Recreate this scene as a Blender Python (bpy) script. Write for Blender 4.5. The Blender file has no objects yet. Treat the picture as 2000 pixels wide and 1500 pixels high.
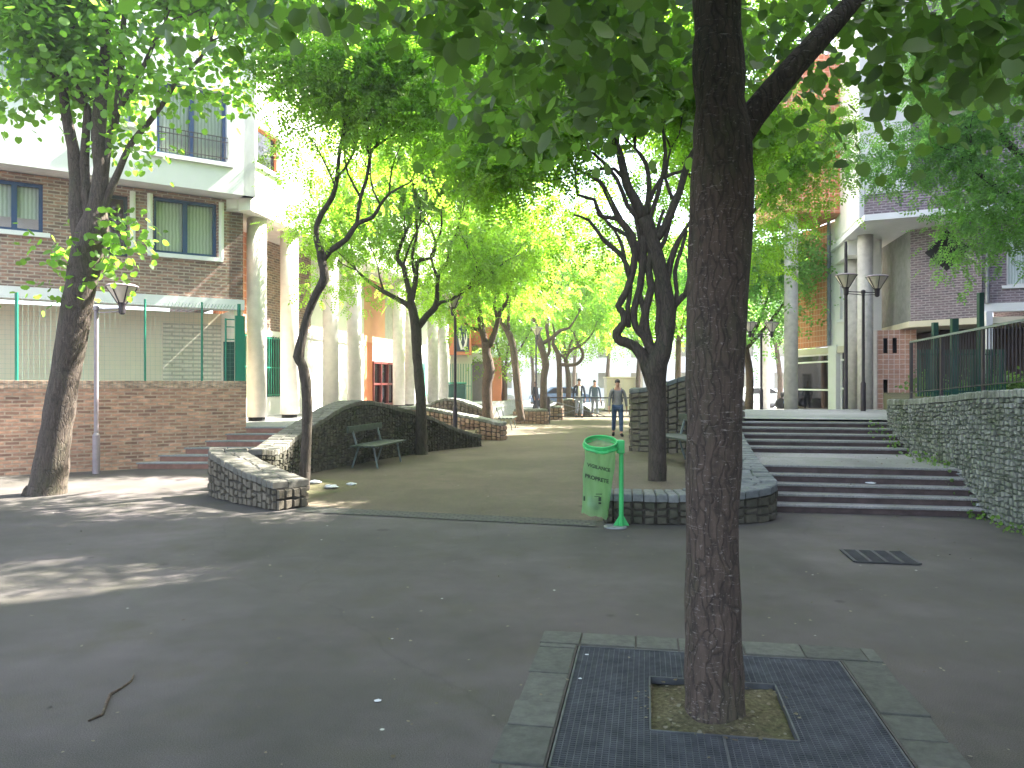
import bpy, math, random
import numpy as np
from mathutils import Vector, Matrix
R = math.radians
SC = bpy.context.scene
COL = SC.collection
rnd = random.Random(7)

# ---------------------------------------------------------------- camera, sky, sun, exposure
cam_d = bpy.data.cameras.new('camera'); cam = bpy.data.objects.new('camera', cam_d); COL.objects.link(cam)
cam.location = (0, 0, 1.6); cam.rotation_euler = (R(90), 0, 0)
cam_d.sensor_width = 36; cam_d.lens = 27; cam_d.clip_start = 0.05; cam_d.clip_end = 1000
SC.camera = cam
SUN_AZ, SUN_EL = 60.0, 46.0
w = bpy.data.worlds.new('World'); SC.world = w; w.use_nodes = True
wn = w.node_tree.nodes; wl = w.node_tree.links
bg = wn['Background']; sky = wn.new('ShaderNodeTexSky'); sky.sky_type = 'NISHITA'; sky.sun_disc = False
sky.sun_elevation = R(SUN_EL); sky.sun_rotation = R(SUN_AZ); sky.air_density = 1.0; sky.dust_density = 2.0
hs_ = wn.new('ShaderNodeHueSaturation'); hs_.inputs['Saturation'].default_value = 0.72
wl.new(sky.outputs[0], hs_.inputs['Color']); wl.new(hs_.outputs[0], bg.inputs[0]); bg.inputs[1].default_value = 0.09
sd = bpy.data.lights.new('sun', 'SUN'); sd.energy = 5.0; sd.angle = R(0.53); sd.color = (1, 0.95, 0.86)
so = bpy.data.objects.new('sun', sd); COL.objects.link(so); so.location = (30, 20, 40)
sv = Vector((math.sin(R(SUN_AZ))*math.cos(R(SUN_EL)), math.cos(R(SUN_AZ))*math.cos(R(SUN_EL)), math.sin(R(SUN_EL))))
so.rotation_euler = (-sv).to_track_quat('-Z', 'Y').to_euler()
SC.view_settings.view_transform = 'Standard'; SC.view_settings.look = 'None'
SC.view_settings.exposure = 3.28; SC.view_settings.gamma = 1
SC.cycles.max_bounces = 6; SC.cycles.diffuse_bounces = 4; SC.cycles.glossy_bounces = 2
SC.cycles.transmission_bounces = 4; SC.cycles.transparent_max_bounces = 8
SC.cycles.caustics_reflective = False; SC.cycles.caustics_refractive = False

# ---------------------------------------------------------------- measuring helpers
def P(px, py, Y): return Vector(((px-1000)/1500*Y, Y, 1.6-(py-750)/1500*Y))
def G(px, py, z=0.0):
    Y = 1500*(1.6-z)/(py-750); return Vector(((px-1000)/1500*Y, Y, z))
AX = R(9.9); US = Vector((math.sin(AX), math.cos(AX))); VS = Vector((math.cos(AX), -math.sin(AX)))
def SV(D, v): return US*D+VS*v          # street frame (along, across) -> x, y

# ---------------------------------------------------------------- materials
def newmat(name):
    m = bpy.data.materials.new(name); m.use_nodes = True
    nt = m.node_tree; return m, nt, nt.nodes['Principled BSDF']
def nd(nt, t, **k):
    n = nt.nodes.new(t)
    for a, b in k.items():
        if a in n.inputs.keys(): n.inputs[a].default_value = b
        else: setattr(n, a, b)
    return n
def ramp(nt, src, stops, interp='LINEAR'):
    r = nt.nodes.new('ShaderNodeValToRGB'); r.color_ramp.interpolation = interp
    els = r.color_ramp.elements
    while len(els) < len(stops): els.new(0.5)
    for e, (p, c) in zip(els, stops):
        e.position = p; e.color = (c[0], c[1], c[2], 1)
    nt.links.new(src, r.inputs[0]); return r.outputs[0]
def noise(nt, scale, detail=5, rough=0.6, coord='Object', stretch=None):
    tc = nt.nodes.new('ShaderNodeTexCoord'); src = tc.outputs[coord]
    if stretch:
        mp = nt.nodes.new('ShaderNodeMapping'); mp.inputs['Scale'].default_value = stretch
        nt.links.new(src, mp.inputs[0]); src = mp.outputs[0]
    n = nt.nodes.new('ShaderNodeTexNoise'); n.inputs['Scale'].default_value = scale
    n.inputs['Detail'].default_value = detail; n.inputs['Roughness'].default_value = rough
    nt.links.new(src, n.inputs['Vector']); return n.outputs['Fac']
def mixc(nt, fac, a, b, mode='MIX'):
    m = nt.nodes.new('ShaderNodeMix'); m.data_type = 'RGBA'; m.blend_type = mode
    for sock, v in ((m.inputs[0], fac), (m.inputs[6], a), (m.inputs[7], b)):
        if isinstance(v, (int, float)): sock.default_value = v
        elif isinstance(v, tuple): sock.default_value = (v[0], v[1], v[2], 1)
        else: nt.links.new(v, sock)
    return m.outputs[2]
def bump(nt, b, h, strength=0.3, dist=0.02):
    n = nt.nodes.new('ShaderNodeBump'); n.inputs['Strength'].default_value = strength; n.inputs['Distance'].default_value = dist
    nt.links.new(h, n.inputs['Height']); nt.links.new(n.outputs[0], b.inputs['Normal'])
def plain(name, col, rough=0.6, metal=0.0, var=0.25, scale=6, bmp=0.0, spec=0.4):
    m, nt, b = newmat(name); f = noise(nt, scale)
    lo = tuple(c*(1-var) for c in col); hi = tuple(min(1, c*(1+var)) for c in col)
    c = ramp(nt, f, [(0.3, lo), (0.7, hi)]); nt.links.new(c, b.inputs['Base Color'])
    b.inputs['Roughness'].default_value = rough; b.inputs['Metallic'].default_value = metal
    b.inputs['Specular IOR Level'].default_value = spec
    if bmp: bump(nt, b, noise(nt, scale*8), bmp)
    return m
def ground_mat(name, lo, hi, patch, speck=(0.5, 0.5, 0.48), fine=180, bl=0.4):
    m, nt, b = newmat(name)
    big = ramp(nt, noise(nt, 0.45, 6, 0.65), [(0.3, lo), (0.7, hi)])
    pat = ramp(nt, noise(nt, 1.7, 4, 0.7), [(0.5, (0, 0, 0)), (0.72, (1, 1, 1))])
    c = mixc(nt, pat, big, patch); 
    fn = ramp(nt, noise(nt, fine, 2, 0.6), [(0.28, (0.5, 0.5, 0.5)), (0.72, (1.5, 1.5, 1.5))])
    c = mixc(nt, 1.0, c, fn, 'MULTIPLY')
    vo = nt.nodes.new('ShaderNodeTexVoronoi'); vo.inputs['Scale'].default_value = 2.6
    tc = nt.nodes.new('ShaderNodeTexCoord'); nt.links.new(tc.outputs['Object'], vo.inputs['Vector'])
    sp = ramp(nt, vo.outputs['Distance'], [(0.02, (1, 1, 1)), (0.035, (0, 0, 0))])
    c = mixc(nt, sp, c, speck)
    dk = ramp(nt, noise(nt, 0.9, 3, 0.5, stretch=(1, 0.25, 1)), [(0.56, (0, 0, 0)), (0.75, (0.5, 0.5, 0.5))])
    c = mixc(nt, dk, c, tuple(x*0.6 for x in lo))
    st = ramp(nt, noise(nt, 0.28, 5, 0.75), [(0.45, (0.84, 0.86, 0.8)), (0.62, (1.12, 1.08, 1.1))]); c = mixc(nt, 1.0, c, st, 'MULTIPLY')
    ag = ramp(nt, noise(nt, 420, 1, 0.5), [(0.30, (0.6,)*3), (0.5, (1, 1, 1)), (0.72, (1.5,)*3)]); c = mixc(nt, 0.8, c, ag, 'MULTIPLY')
    v2 = nt.nodes.new('ShaderNodeTexVoronoi'); v2.inputs['Scale'].default_value = 1.1; v2.feature = 'SMOOTH_F1'; nt.links.new(tc.outputs['Object'], v2.inputs['Vector'])
    sp2 = ramp(nt, v2.outputs['Distance'], [(0.03, (0.5,)*3), (0.055, (0, 0, 0))]); c = mixc(nt, sp2, c, tuple(x*0.45 for x in lo))
    v3 = nt.nodes.new('ShaderNodeTexVoronoi'); v3.inputs['Scale'].default_value = 0.33; v3.feature = 'DISTANCE_TO_EDGE'
    nz = nt.nodes.new('ShaderNodeTexNoise'); nz.inputs['Scale'].default_value = 1.3; nz.inputs['Detail'].default_value = 6; nt.links.new(tc.outputs['Object'], nz.inputs['Vector'])
    vm = mixc(nt, 0.35, tc.outputs['Object'], nz.outputs['Color']); nt.links.new(vm, v3.inputs['Vector'])
    ck = ramp(nt, v3.outputs['Distance'], [(0.0012, (0.18,)*3), (0.004, (0, 0, 0))]); c = mixc(nt, ck, c, tuple(x*0.5 for x in lo))
    nt.links.new(c, b.inputs['Base Color']); b.inputs['Roughness'].default_value = 0.9; b.inputs['Specular IOR Level'].default_value = 0.25
    bump(nt, b, noise(nt, fine*0.8, 2), bl, 0.004); return m
def brick_mat(name, c1, c2, mortar, bw=0.22, rh=0.07, ms=0.01, vert=False, rough=0.85, offset=0.5, mottled=0.5, bl=0.5):
    m, nt, b = newmat(name)
    uv = nt.nodes.new('ShaderNodeUVMap'); src = uv.outputs[0]
    if vert:
        mp = nt.nodes.new('ShaderNodeMapping'); mp.inputs['Rotation'].default_value = (0, 0, R(90)); nt.links.new(src, mp.inputs[0]); src = mp.outputs[0]
    br = nt.nodes.new('ShaderNodeTexBrick'); nt.links.new(src, br.inputs['Vector'])
    br.inputs['Scale'].default_value = 1; br.inputs['Brick Width'].default_value = bw; br.inputs['Row Height'].default_value = rh
    br.inputs['Mortar Size'].default_value = ms; br.inputs['Color1'].default_value = (*c1, 1); br.inputs['Color2'].default_value = (*c2, 1)
    br.inputs['Mortar'].default_value = (*mortar, 1); br.offset = offset; br.inputs['Bias'].default_value = 0.0
    f = ramp(nt, noise(nt, 7, 3, 0.7, 'UV', (1, 3, 1)), [(0.35, (1-mottled,)*3), (0.65, (1+mottled,)*3)])
    f2 = ramp(nt, noise(nt, 0.8, 4, 0.6, 'UV'), [(0.3, (0.82,)*3), (0.7, (1.15,)*3)])
    c = mixc(nt, 1.0, br.outputs['Color'], f, 'MULTIPLY'); c = mixc(nt, 1.0, c, f2, 'MULTIPLY')
    nt.links.new(c, b.inputs['Base Color']); b.inputs['Roughness'].default_value = rough
    inv = ramp(nt, br.outputs['Fac'], [(0, (1, 1, 1)), (1, (0, 0, 0))]); bump(nt, b, inv, bl, 0.008); return m
def stone_mat(name, cols, rough=0.9, moss=None):
    m, nt, b = newmat(name)
    g = nt.nodes.new('ShaderNodeNewGeometry')
    n = len(cols); c = ramp(nt, g.outputs['Random Per Island'], [(i/max(1, n-1), cc) for i, cc in enumerate(cols)])
    f = ramp(nt, noise(nt, 14, 6, 0.7), [(0.25, (0.6,)*3), (0.75, (1.35,)*3)])
    c = mixc(nt, 1.0, c, f, 'MULTIPLY')
    if moss:
        mf = ramp(nt, noise(nt, 1.6, 5, 0.7), [(0.5, (0, 0, 0)), (0.68, (0.8,)*3)]); c = mixc(nt, mf, c, moss)
    nt.links.new(c, b.inputs['Base Color']); b.inputs['Roughness'].default_value = rough
    bump(nt, b, noise(nt, 30, 6, 0.7), 0.6, 0.015); return m
def leaf_mat(name, dark, light, trans, tw=0.5, rough=0.45):
    m, nt, b = newmat(name)
    g = nt.nodes.new('ShaderNodeNewGeometry')
    c = ramp(nt, g.outputs['Random Per Island'], [(0.0, dark), (0.75, light), (1.0, tuple(min(1, x*1.5) for x in light))])
    t = ramp(nt, g.outputs['Random Per Island'], [(0.0, tuple(x*0.75 for x in trans)), (1.0, tuple(min(1, x*1.2) for x in trans))])
    nt.links.new(c, b.inputs['Base Color']); b.inputs['Roughness'].default_value = rough
    tr = nt.nodes.new('ShaderNodeBsdfTranslucent'); nt.links.new(t, tr.inputs['Color'])
    mx = nt.nodes.new('ShaderNodeMixShader'); mx.inputs[0].default_value = tw
    nt.links.new(b.outputs[0], mx.inputs[1]); nt.links.new(tr.outputs[0], mx.inputs[2])
    nt.links.new(mx.outputs[0], nt.nodes['Material Output'].inputs[0]); return m
def bark_mat(name, lo, hi, lent=None, moss=(0.05, 0.06, 0.025)):
    m, nt, b = newmat(name)
    f = noise(nt, 10, 7, 0.75, stretch=(3, 3, 0.6)); c = ramp(nt, f, [(0.3, lo), (0.72, hi)])
    mf = ramp(nt, noise(nt, 3, 5, 0.7, stretch=(1, 1, 0.4)), [(0.5, (0, 0, 0)), (0.75, (0.7,)*3)]); c = mixc(nt, mf, c, moss)
    vo = nt.nodes.new('ShaderNodeTexVoronoi'); vo.inputs['Scale'].default_value = 9; vo.feature = 'DISTANCE_TO_EDGE'; tc = nt.nodes.new('ShaderNodeTexCoord'); mp = nt.nodes.new('ShaderNodeMapping'); mp.inputs['Scale'].default_value = (3.2, 3.2, 0.45)
    wn_ = nt.nodes.new('ShaderNodeTexNoise'); wn_.inputs['Scale'].default_value = 5; nt.links.new(tc.outputs['Object'], wn_.inputs['Vector']); nt.links.new(mixc(nt, 0.12, tc.outputs['Object'], wn_.outputs['Color']), mp.inputs[0]); nt.links.new(mp.outputs[0], vo.inputs['Vector'])
    fs_ = ramp(nt, vo.outputs['Distance'], [(0.0, (0.55,)*3), (0.12, (1, 1, 1))]); c = mixc(nt, 1.0, c, fs_, 'MULTIPLY')
    h = mixc(nt, 0.5, f, fs_)
    if lent:
        lf = ramp(nt, noise(nt, 9, 5, 0.75, stretch=(1.6, 1.6, 11)), [(0.60, (0, 0, 0)), (0.68, (0.8,)*3)]); c = mixc(nt, lf, c, lent)
        lk = ramp(nt, noise(nt, 60, 3, 0.6), [(0.62, (0, 0, 0)), (0.72, (0.6,)*3)]); c = mixc(nt, lk, c, lent)
    nt.links.new(c, b.inputs['Base Color']); b.inputs['Roughness'].default_value = 0.9
    bump(nt, b, h, 0.9, 0.03); return m
def glass_mat(name, tint=(0.55, 0.6, 0.62), refl=0.25):
    m, nt, b = newmat(name); nt.nodes.remove(b)
    tr = nt.nodes.new('ShaderNodeBsdfTransparent'); tr.inputs[0].default_value = (*tint, 1)
    gl = nt.nodes.new('ShaderNodeBsdfGlossy'); gl.inputs['Roughness'].default_value = 0.03; gl.inputs[0].default_value = (0.9, 0.9, 0.9, 1)
    lw = nt.nodes.new('ShaderNodeLayerWeight'); lw.inputs[0].default_value = refl
    mx = nt.nodes.new('ShaderNodeMixShader'); nt.links.new(lw.outputs['Fresnel'], mx.inputs[0])
    nt.links.new(tr.outputs[0], mx.inputs[1]); nt.links.new(gl.outputs[0], mx.inputs[2])
    nt.links.new(mx.outputs[0], nt.nodes['Material Output'].inputs[0]); return m
def film_mat(name, col, alpha=0.5):
    m, nt, b = newmat(name)
    f = ramp(nt, noise(nt, 4, 3, 0.5, stretch=(3, 3, 0.6)), [(0.3, tuple(x*0.85 for x in col)), (0.7, tuple(min(1, x*1.2) for x in col))])
    nt.links.new(f, b.inputs['Base Color']); b.inputs['Roughness'].default_value = 0.25
    tr = nt.nodes.new('ShaderNodeBsdfTranslucent'); nt.links.new(f, tr.inputs[0])
    m1 = nt.nodes.new('ShaderNodeMixShader'); m1.inputs[0].default_value = 0.5
    nt.links.new(b.outputs[0], m1.inputs[1]); nt.links.new(tr.outputs[0], m1.inputs[2])
    tp = nt.nodes.new('ShaderNodeBsdfTransparent'); tp.inputs[0].default_value = (0.75, 0.95, 0.75, 1)
    m2 = nt.nodes.new('ShaderNodeMixShader'); m2.inputs[0].default_value = alpha
    nt.links.new(tp.outputs[0], m2.inputs[1]); nt.links.new(m1.outputs[0], m2.inputs[2])
    nt.links.new(m2.outputs[0], nt.nodes['Material Output'].inputs[0]); return m

M = {}
M['asphalt'] = ground_mat('asphalt', (0.064, 0.058, 0.052), (0.118, 0.104, 0.102), (0.088, 0.079, 0.065))
M['sand'] = ground_mat('sand', (0.095, 0.076, 0.056), (0.14, 0.116, 0.085), (0.11, 0.094, 0.066), fine=120)
M['slab'] = ground_mat('slab', (0.27, 0.27, 0.28), (0.36, 0.36, 0.37), (0.31, 0.31, 0.32), fine=90)
M['soil'] = ground_mat('soil', (0.07, 0.06, 0.035), (0.16, 0.14, 0.08), (0.06, 0.085, 0.025), fine=40, bl=1.0)
M['brick_red'] = brick_mat('brick_red', (0.36, 0.20, 0.145), (0.16, 0.10, 0.085), (0.38, 0.31, 0.26), 0.22, 0.068, 0.012, mottled=0.25)
M['brick_tan'] = brick_mat('brick_tan', (0.58, 0.31, 0.20), (0.22, 0.115, 0.08), (0.42, 0.30, 0.22), 0.22, 0.066, 0.012, mottled=0.22)
M['brick_soldier'] = brick_mat('brick_soldier', (0.50, 0.33, 0.23), (0.36, 0.23, 0.16), (0.32, 0.26, 0.2), 0.07, 0.145, 0.008, offset=0.0)
M['brick_purple'] = brick_mat('brick_purple', (0.20, 0.145, 0.165), (0.115, 0.09, 0.11), (0.30, 0.26, 0.28), 0.22, 0.075, 0.016, mottled=0.25)
M['tile_orange'] = brick_mat('tile_orange', (0.62, 0.22, 0.11), (0.55, 0.19, 0.10), (0.68, 0.42, 0.32), 0.2, 0.2, 0.014, offset=0.0, mottled=0.1, bl=0.2)
M['tile_pink'] = brick_mat('tile_pink', (0.50, 0.27, 0.21), (0.42, 0.22, 0.17), (0.6, 0.47, 0.42), 0.16, 0.16, 0.012, offset=0.0, mottled=0.15, bl=0.2)
M['louver'] = brick_mat('louver', (0.80, 0.74, 0.60), (0.74, 0.68, 0.55), (0.52, 0.48, 0.38), 0.45, 0.09, 0.02, mottled=0.1)
M['white_render'] = plain('white_render', (0.74, 0.74, 0.75), 0.85, var=0.06, scale=1.2, bmp=0.15)
M['white_paint'] = plain('white_paint', (0.8, 0.78, 0.75), 0.6, var=0.04, scale=2)
M['salmon'] = plain('salmon', (0.72, 0.36, 0.24), 0.85, var=0.07, scale=1.5)
M['orange_paint'] = plain('orange_paint', (0.62, 0.2, 0.10), 0.8, var=0.08, scale=1.5)
M['beige'] = plain('beige', (0.78, 0.70, 0.53), 0.85, var=0.06, scale=1)
M['concrete'] = plain('concrete', (0.50, 0.47, 0.44), 0.9, var=0.16, scale=5, bmp=0.3)
M['concrete_pale'] = plain('concrete_pale', (0.70, 0.64, 0.60), 0.9, var=0.1, scale=5, bmp=0.3)
M['concrete_dark'] = plain('concrete_dark', (0.20, 0.20, 0.20), 0.9, var=0.2, scale=5, bmp=0.3)
M['net_green'] = plain('net_green', (0.25, 0.42, 0.34), 0.5)
M['soffit'] = plain('soffit', (0.62, 0.56, 0.44), 0.9, var=0.06, scale=2)
M['blue'] = plain('blue', (0.018, 0.06, 0.17), 0.4, var=0.1)
M['navy_dark'] = plain('navy_dark', (0.02, 0.035, 0.06), 0.4)
M['green_metal'] = plain('green_metal', (0.01, 0.19, 0.12), 0.45, var=0.1)
M['green_dark'] = plain('green_dark', (0.008, 0.06, 0.045), 0.5, var=0.2)
M['bin_green'] = plain('bin_green', (0.05, 0.42, 0.12), 0.4, var=0.15, scale=9)
M['mint'] = plain('mint', (0.25, 0.6, 0.5), 0.5)
M['rail_dark'] = plain('rail_dark', (0.05, 0.04, 0.045), 0.5, 0.3, var=0.3)
M['rail_grey'] = plain('rail_grey', (0.22, 0.23, 0.25), 0.5, 0.4)
M['lamp_metal'] = plain('lamp_metal', (0.05, 0.04, 0.05), 0.45, 0.3, var=0.3)
M['lamp_pale'] = plain('lamp_pale', (0.30, 0.25, 0.27), 0.5, 0.2, var=0.15)
M['lamp_glass'] = plain('lamp_glass', (0.66, 0.58, 0.5), 0.3, var=0.1)
M['steel'] = plain('steel', (0.085, 0.088, 0.095), 0.65, 0.3, var=0.35, scale=9)
M['cast'] = plain('cast', (0.05, 0.05, 0.055), 0.6, 0.4, var=0.3)
M['black'] = plain('black', (0.008, 0.008, 0.008), 0.9, var=0.2)
M['step_red'] = plain('step_red', (0.26, 0.13, 0.10), 0.85, var=0.25, scale=8, bmp=0.3)
M['step_brown'] = plain('step_brown', (0.075, 0.052, 0.05), 0.85, var=0.35, scale=6, bmp=0.3)
M['step_top'] = ground_mat('step_top', (0.22, 0.21, 0.215), (0.29, 0.28, 0.285), (0.25, 0.24, 0.24), fine=90)  # treads lightened to carry the light falling on them
M['door_red'] = plain('door_red', (0.18, 0.035, 0.03), 0.5)
M['shutter'] = plain('shutter', (0.26, 0.21, 0.21), 0.7, var=0.1)
M['bench_wood'] = plain('bench_wood', (0.045, 0.058, 0.045), 0.6, var=0.3, scale=12)
M['bench_iron'] = plain('bench_iron', (0.16, 0.19, 0.19), 0.6, 0.3, var=0.3)
M['litter'] = plain('litter', (0.55, 0.56, 0.58), 0.5, var=0.15, scale=20)
M['stone_brown'] = stone_mat('stone_brown', [(0.09, 0.078, 0.055), (0.15, 0.125, 0.09), (0.11, 0.095, 0.068), (0.18, 0.15, 0.11)])
M['stone_dark'] = stone_mat('stone_dark', [(0.045, 0.042, 0.03), (0.085, 0.075, 0.052), (0.06, 0.056, 0.04), (0.11, 0.095, 0.068)], moss=(0.035, 0.042, 0.02))  # mossy stone, darkened further for the shade on the wavy wall
M['coping_brown'] = stone_mat('coping_brown', [(0.09, 0.085, 0.07), (0.15, 0.14, 0.115), (0.12, 0.112, 0.092)])
M['stone_red'] = stone_mat('stone_red', [(0.26, 0.16, 0.11), (0.36, 0.24, 0.16), (0.22, 0.14, 0.10), (0.40, 0.29, 0.2)])
M['stone_grey'] = stone_mat('stone_grey', [(0.10, 0.11, 0.11), (0.17, 0.175, 0.17), (0.13, 0.14, 0.14)])
M['stone_pale'] = stone_mat('stone_pale', [(0.15, 0.16, 0.135), (0.25, 0.255, 0.23), (0.11, 0.12, 0.095), (0.31, 0.315, 0.29)], moss=(0.055, 0.07, 0.024))
M['mortar'] = plain('mortar', (0.06, 0.052, 0.042), 0.95, var=0.3, scale=20, bmp=0.5)
M['mortar_pale'] = plain('mortar_pale', (0.13, 0.15, 0.11), 0.95, var=0.3, scale=9, bmp=0.5)
M['curtain'] = None
def curtain():
    m, nt, b = newmat('curtain'); wv = nt.nodes.new('ShaderNodeTexWave'); wv.inputs['Scale'].default_value = 4.5
    wv.inputs['Distortion'].default_value = 1.5; uv = nt.nodes.new('ShaderNodeUVMap'); nt.links.new(uv.outputs[0], wv.inputs[0])
    c = ramp(nt, wv.outputs['Fac'], [(0.1, (0.6, 0.62, 0.56)), (0.9, (0.88, 0.88, 0.84))]); nt.links.new(c, b.inputs['Base Color'])
    b.inputs['Roughness'].default_value = 0.9; return m
M['curtain'] = curtain()
M['glass'] = glass_mat('glass', (0.93, 0.95, 0.95), 0.2); M['glass_dark'] = glass_mat('glass_dark', (0.3, 0.22, 0.2), 0.35)
M['film'] = film_mat('film', (0.34, 0.54, 0.28), 0.5)
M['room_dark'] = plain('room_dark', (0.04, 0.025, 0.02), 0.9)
M['leaf_linden'] = leaf_mat('leaf_linden', (0.04, 0.07, 0.02), (0.09, 0.13, 0.045), (0.24, 0.48, 0.06), 0.45)
M['leaf_left'] = leaf_mat('leaf_left', (0.035, 0.08, 0.015), (0.08, 0.15, 0.03), (0.36, 0.70, 0.06), 0.52)
M['leaf_soph'] = leaf_mat('leaf_soph', (0.05, 0.088, 0.014), (0.11, 0.165, 0.03), (0.44, 0.78, 0.06), 0.6)
M['leaf_cool'] = leaf_mat('leaf_cool', (0.03, 0.08, 0.03), (0.09, 0.16, 0.045), (0.36, 0.72, 0.13), 0.54)
M['bark_main'] = bark_mat('bark_main', (0.034, 0.023, 0.018), (0.11, 0.076, 0.058), (0.28, 0.24, 0.22))
M['bark'] = bark_mat('bark', (0.034, 0.026, 0.019), (0.10, 0.076, 0.056))
M['bark_warm'] = bark_mat('bark_warm', (0.07, 0.045, 0.03), (0.17, 0.115, 0.08))
M['bark_left'] = bark_mat('bark_left', (0.05, 0.036, 0.027), (0.12, 0.088, 0.066), (0.2, 0.17, 0.14))
M['skin'] = plain('skin', (0.45, 0.24, 0.17), 0.5, var=0.06)
M['hair'] = plain('hair', (0.02, 0.014, 0.01), 0.6)
M['hair_light'] = plain('hair_light', (0.16, 0.09, 0.05), 0.6)

# ---------------------------------------------------------------- mesh helpers
def autouv(me):
    if not me.polygons: return
    uvl = me.uv_layers.new(name='UVMap') if not me.uv_layers else me.uv_layers[0]
    n = len(me.loops); co = np.empty(len(me.vertices)*3, 'f'); me.vertices.foreach_get('co', co); co = co.reshape(-1, 3)
    vi = np.empty(n, 'i'); me.loops.foreach_get('vertex_index', vi)
    pn = np.empty(len(me.polygons)*3, 'f'); me.polygons.foreach_get('normal', pn); pn = pn.reshape(-1, 3)
    lt = np.empty(len(me.polygons), 'i'); me.polygons.foreach_get('loop_total', lt)
    nn = np.repeat(pn, lt, axis=0); c = co[vi]
    h = np.hypot(nn[:, 0], nn[:, 1]) + 1e-9; tx, ty = -nn[:, 1]/h, nn[:, 0]/h
    flat = np.abs(nn[:, 2]) > 0.8
    u = np.where(flat, c[:, 0], c[:, 0]*tx+c[:, 1]*ty); v = np.where(flat, c[:, 1], c[:, 2])
    uvl.data.foreach_set('uv', np.stack([u, v], 1).astype('f').ravel())
def wloc(o):
    l = Vector((0, 0, 0))
    while o is not None: l = l+o.location; o = o.parent
    return l
def link(name, me, mat, parent=None, smooth=False, origin=None, uv=True):
    me.update()
    if uv: autouv(me)
    if mat is not None: me.materials.append(mat if not isinstance(mat, str) else M[mat])
    if smooth: me.polygons.foreach_set('use_smooth', [True]*len(me.polygons))
    o = bpy.data.objects.new(name, me); COL.objects.link(o)
    if parent is not None:
        off = wloc(parent); o.parent = parent
    else:
        off = Vector(origin) if origin is not None else Vector((0, 0, 0)); o.location = off
    if off.length > 0: me.transform(Matrix.Translation(-off))
    return o
def tag(o, label=None, cat=None, group=None, kind=None):
    if label: o['label'] = label
    if cat: o['category'] = cat
    if group: o['group'] = group
    if kind: o['kind'] = kind
    return o
def thing(name, label, cat, loc=(0, 0, 0), group=None):
    o = bpy.data.objects.new(name, None); COL.objects.link(o); o.location = loc
    o.empty_display_size = 0.2; return tag(o, label, cat, group)
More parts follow.
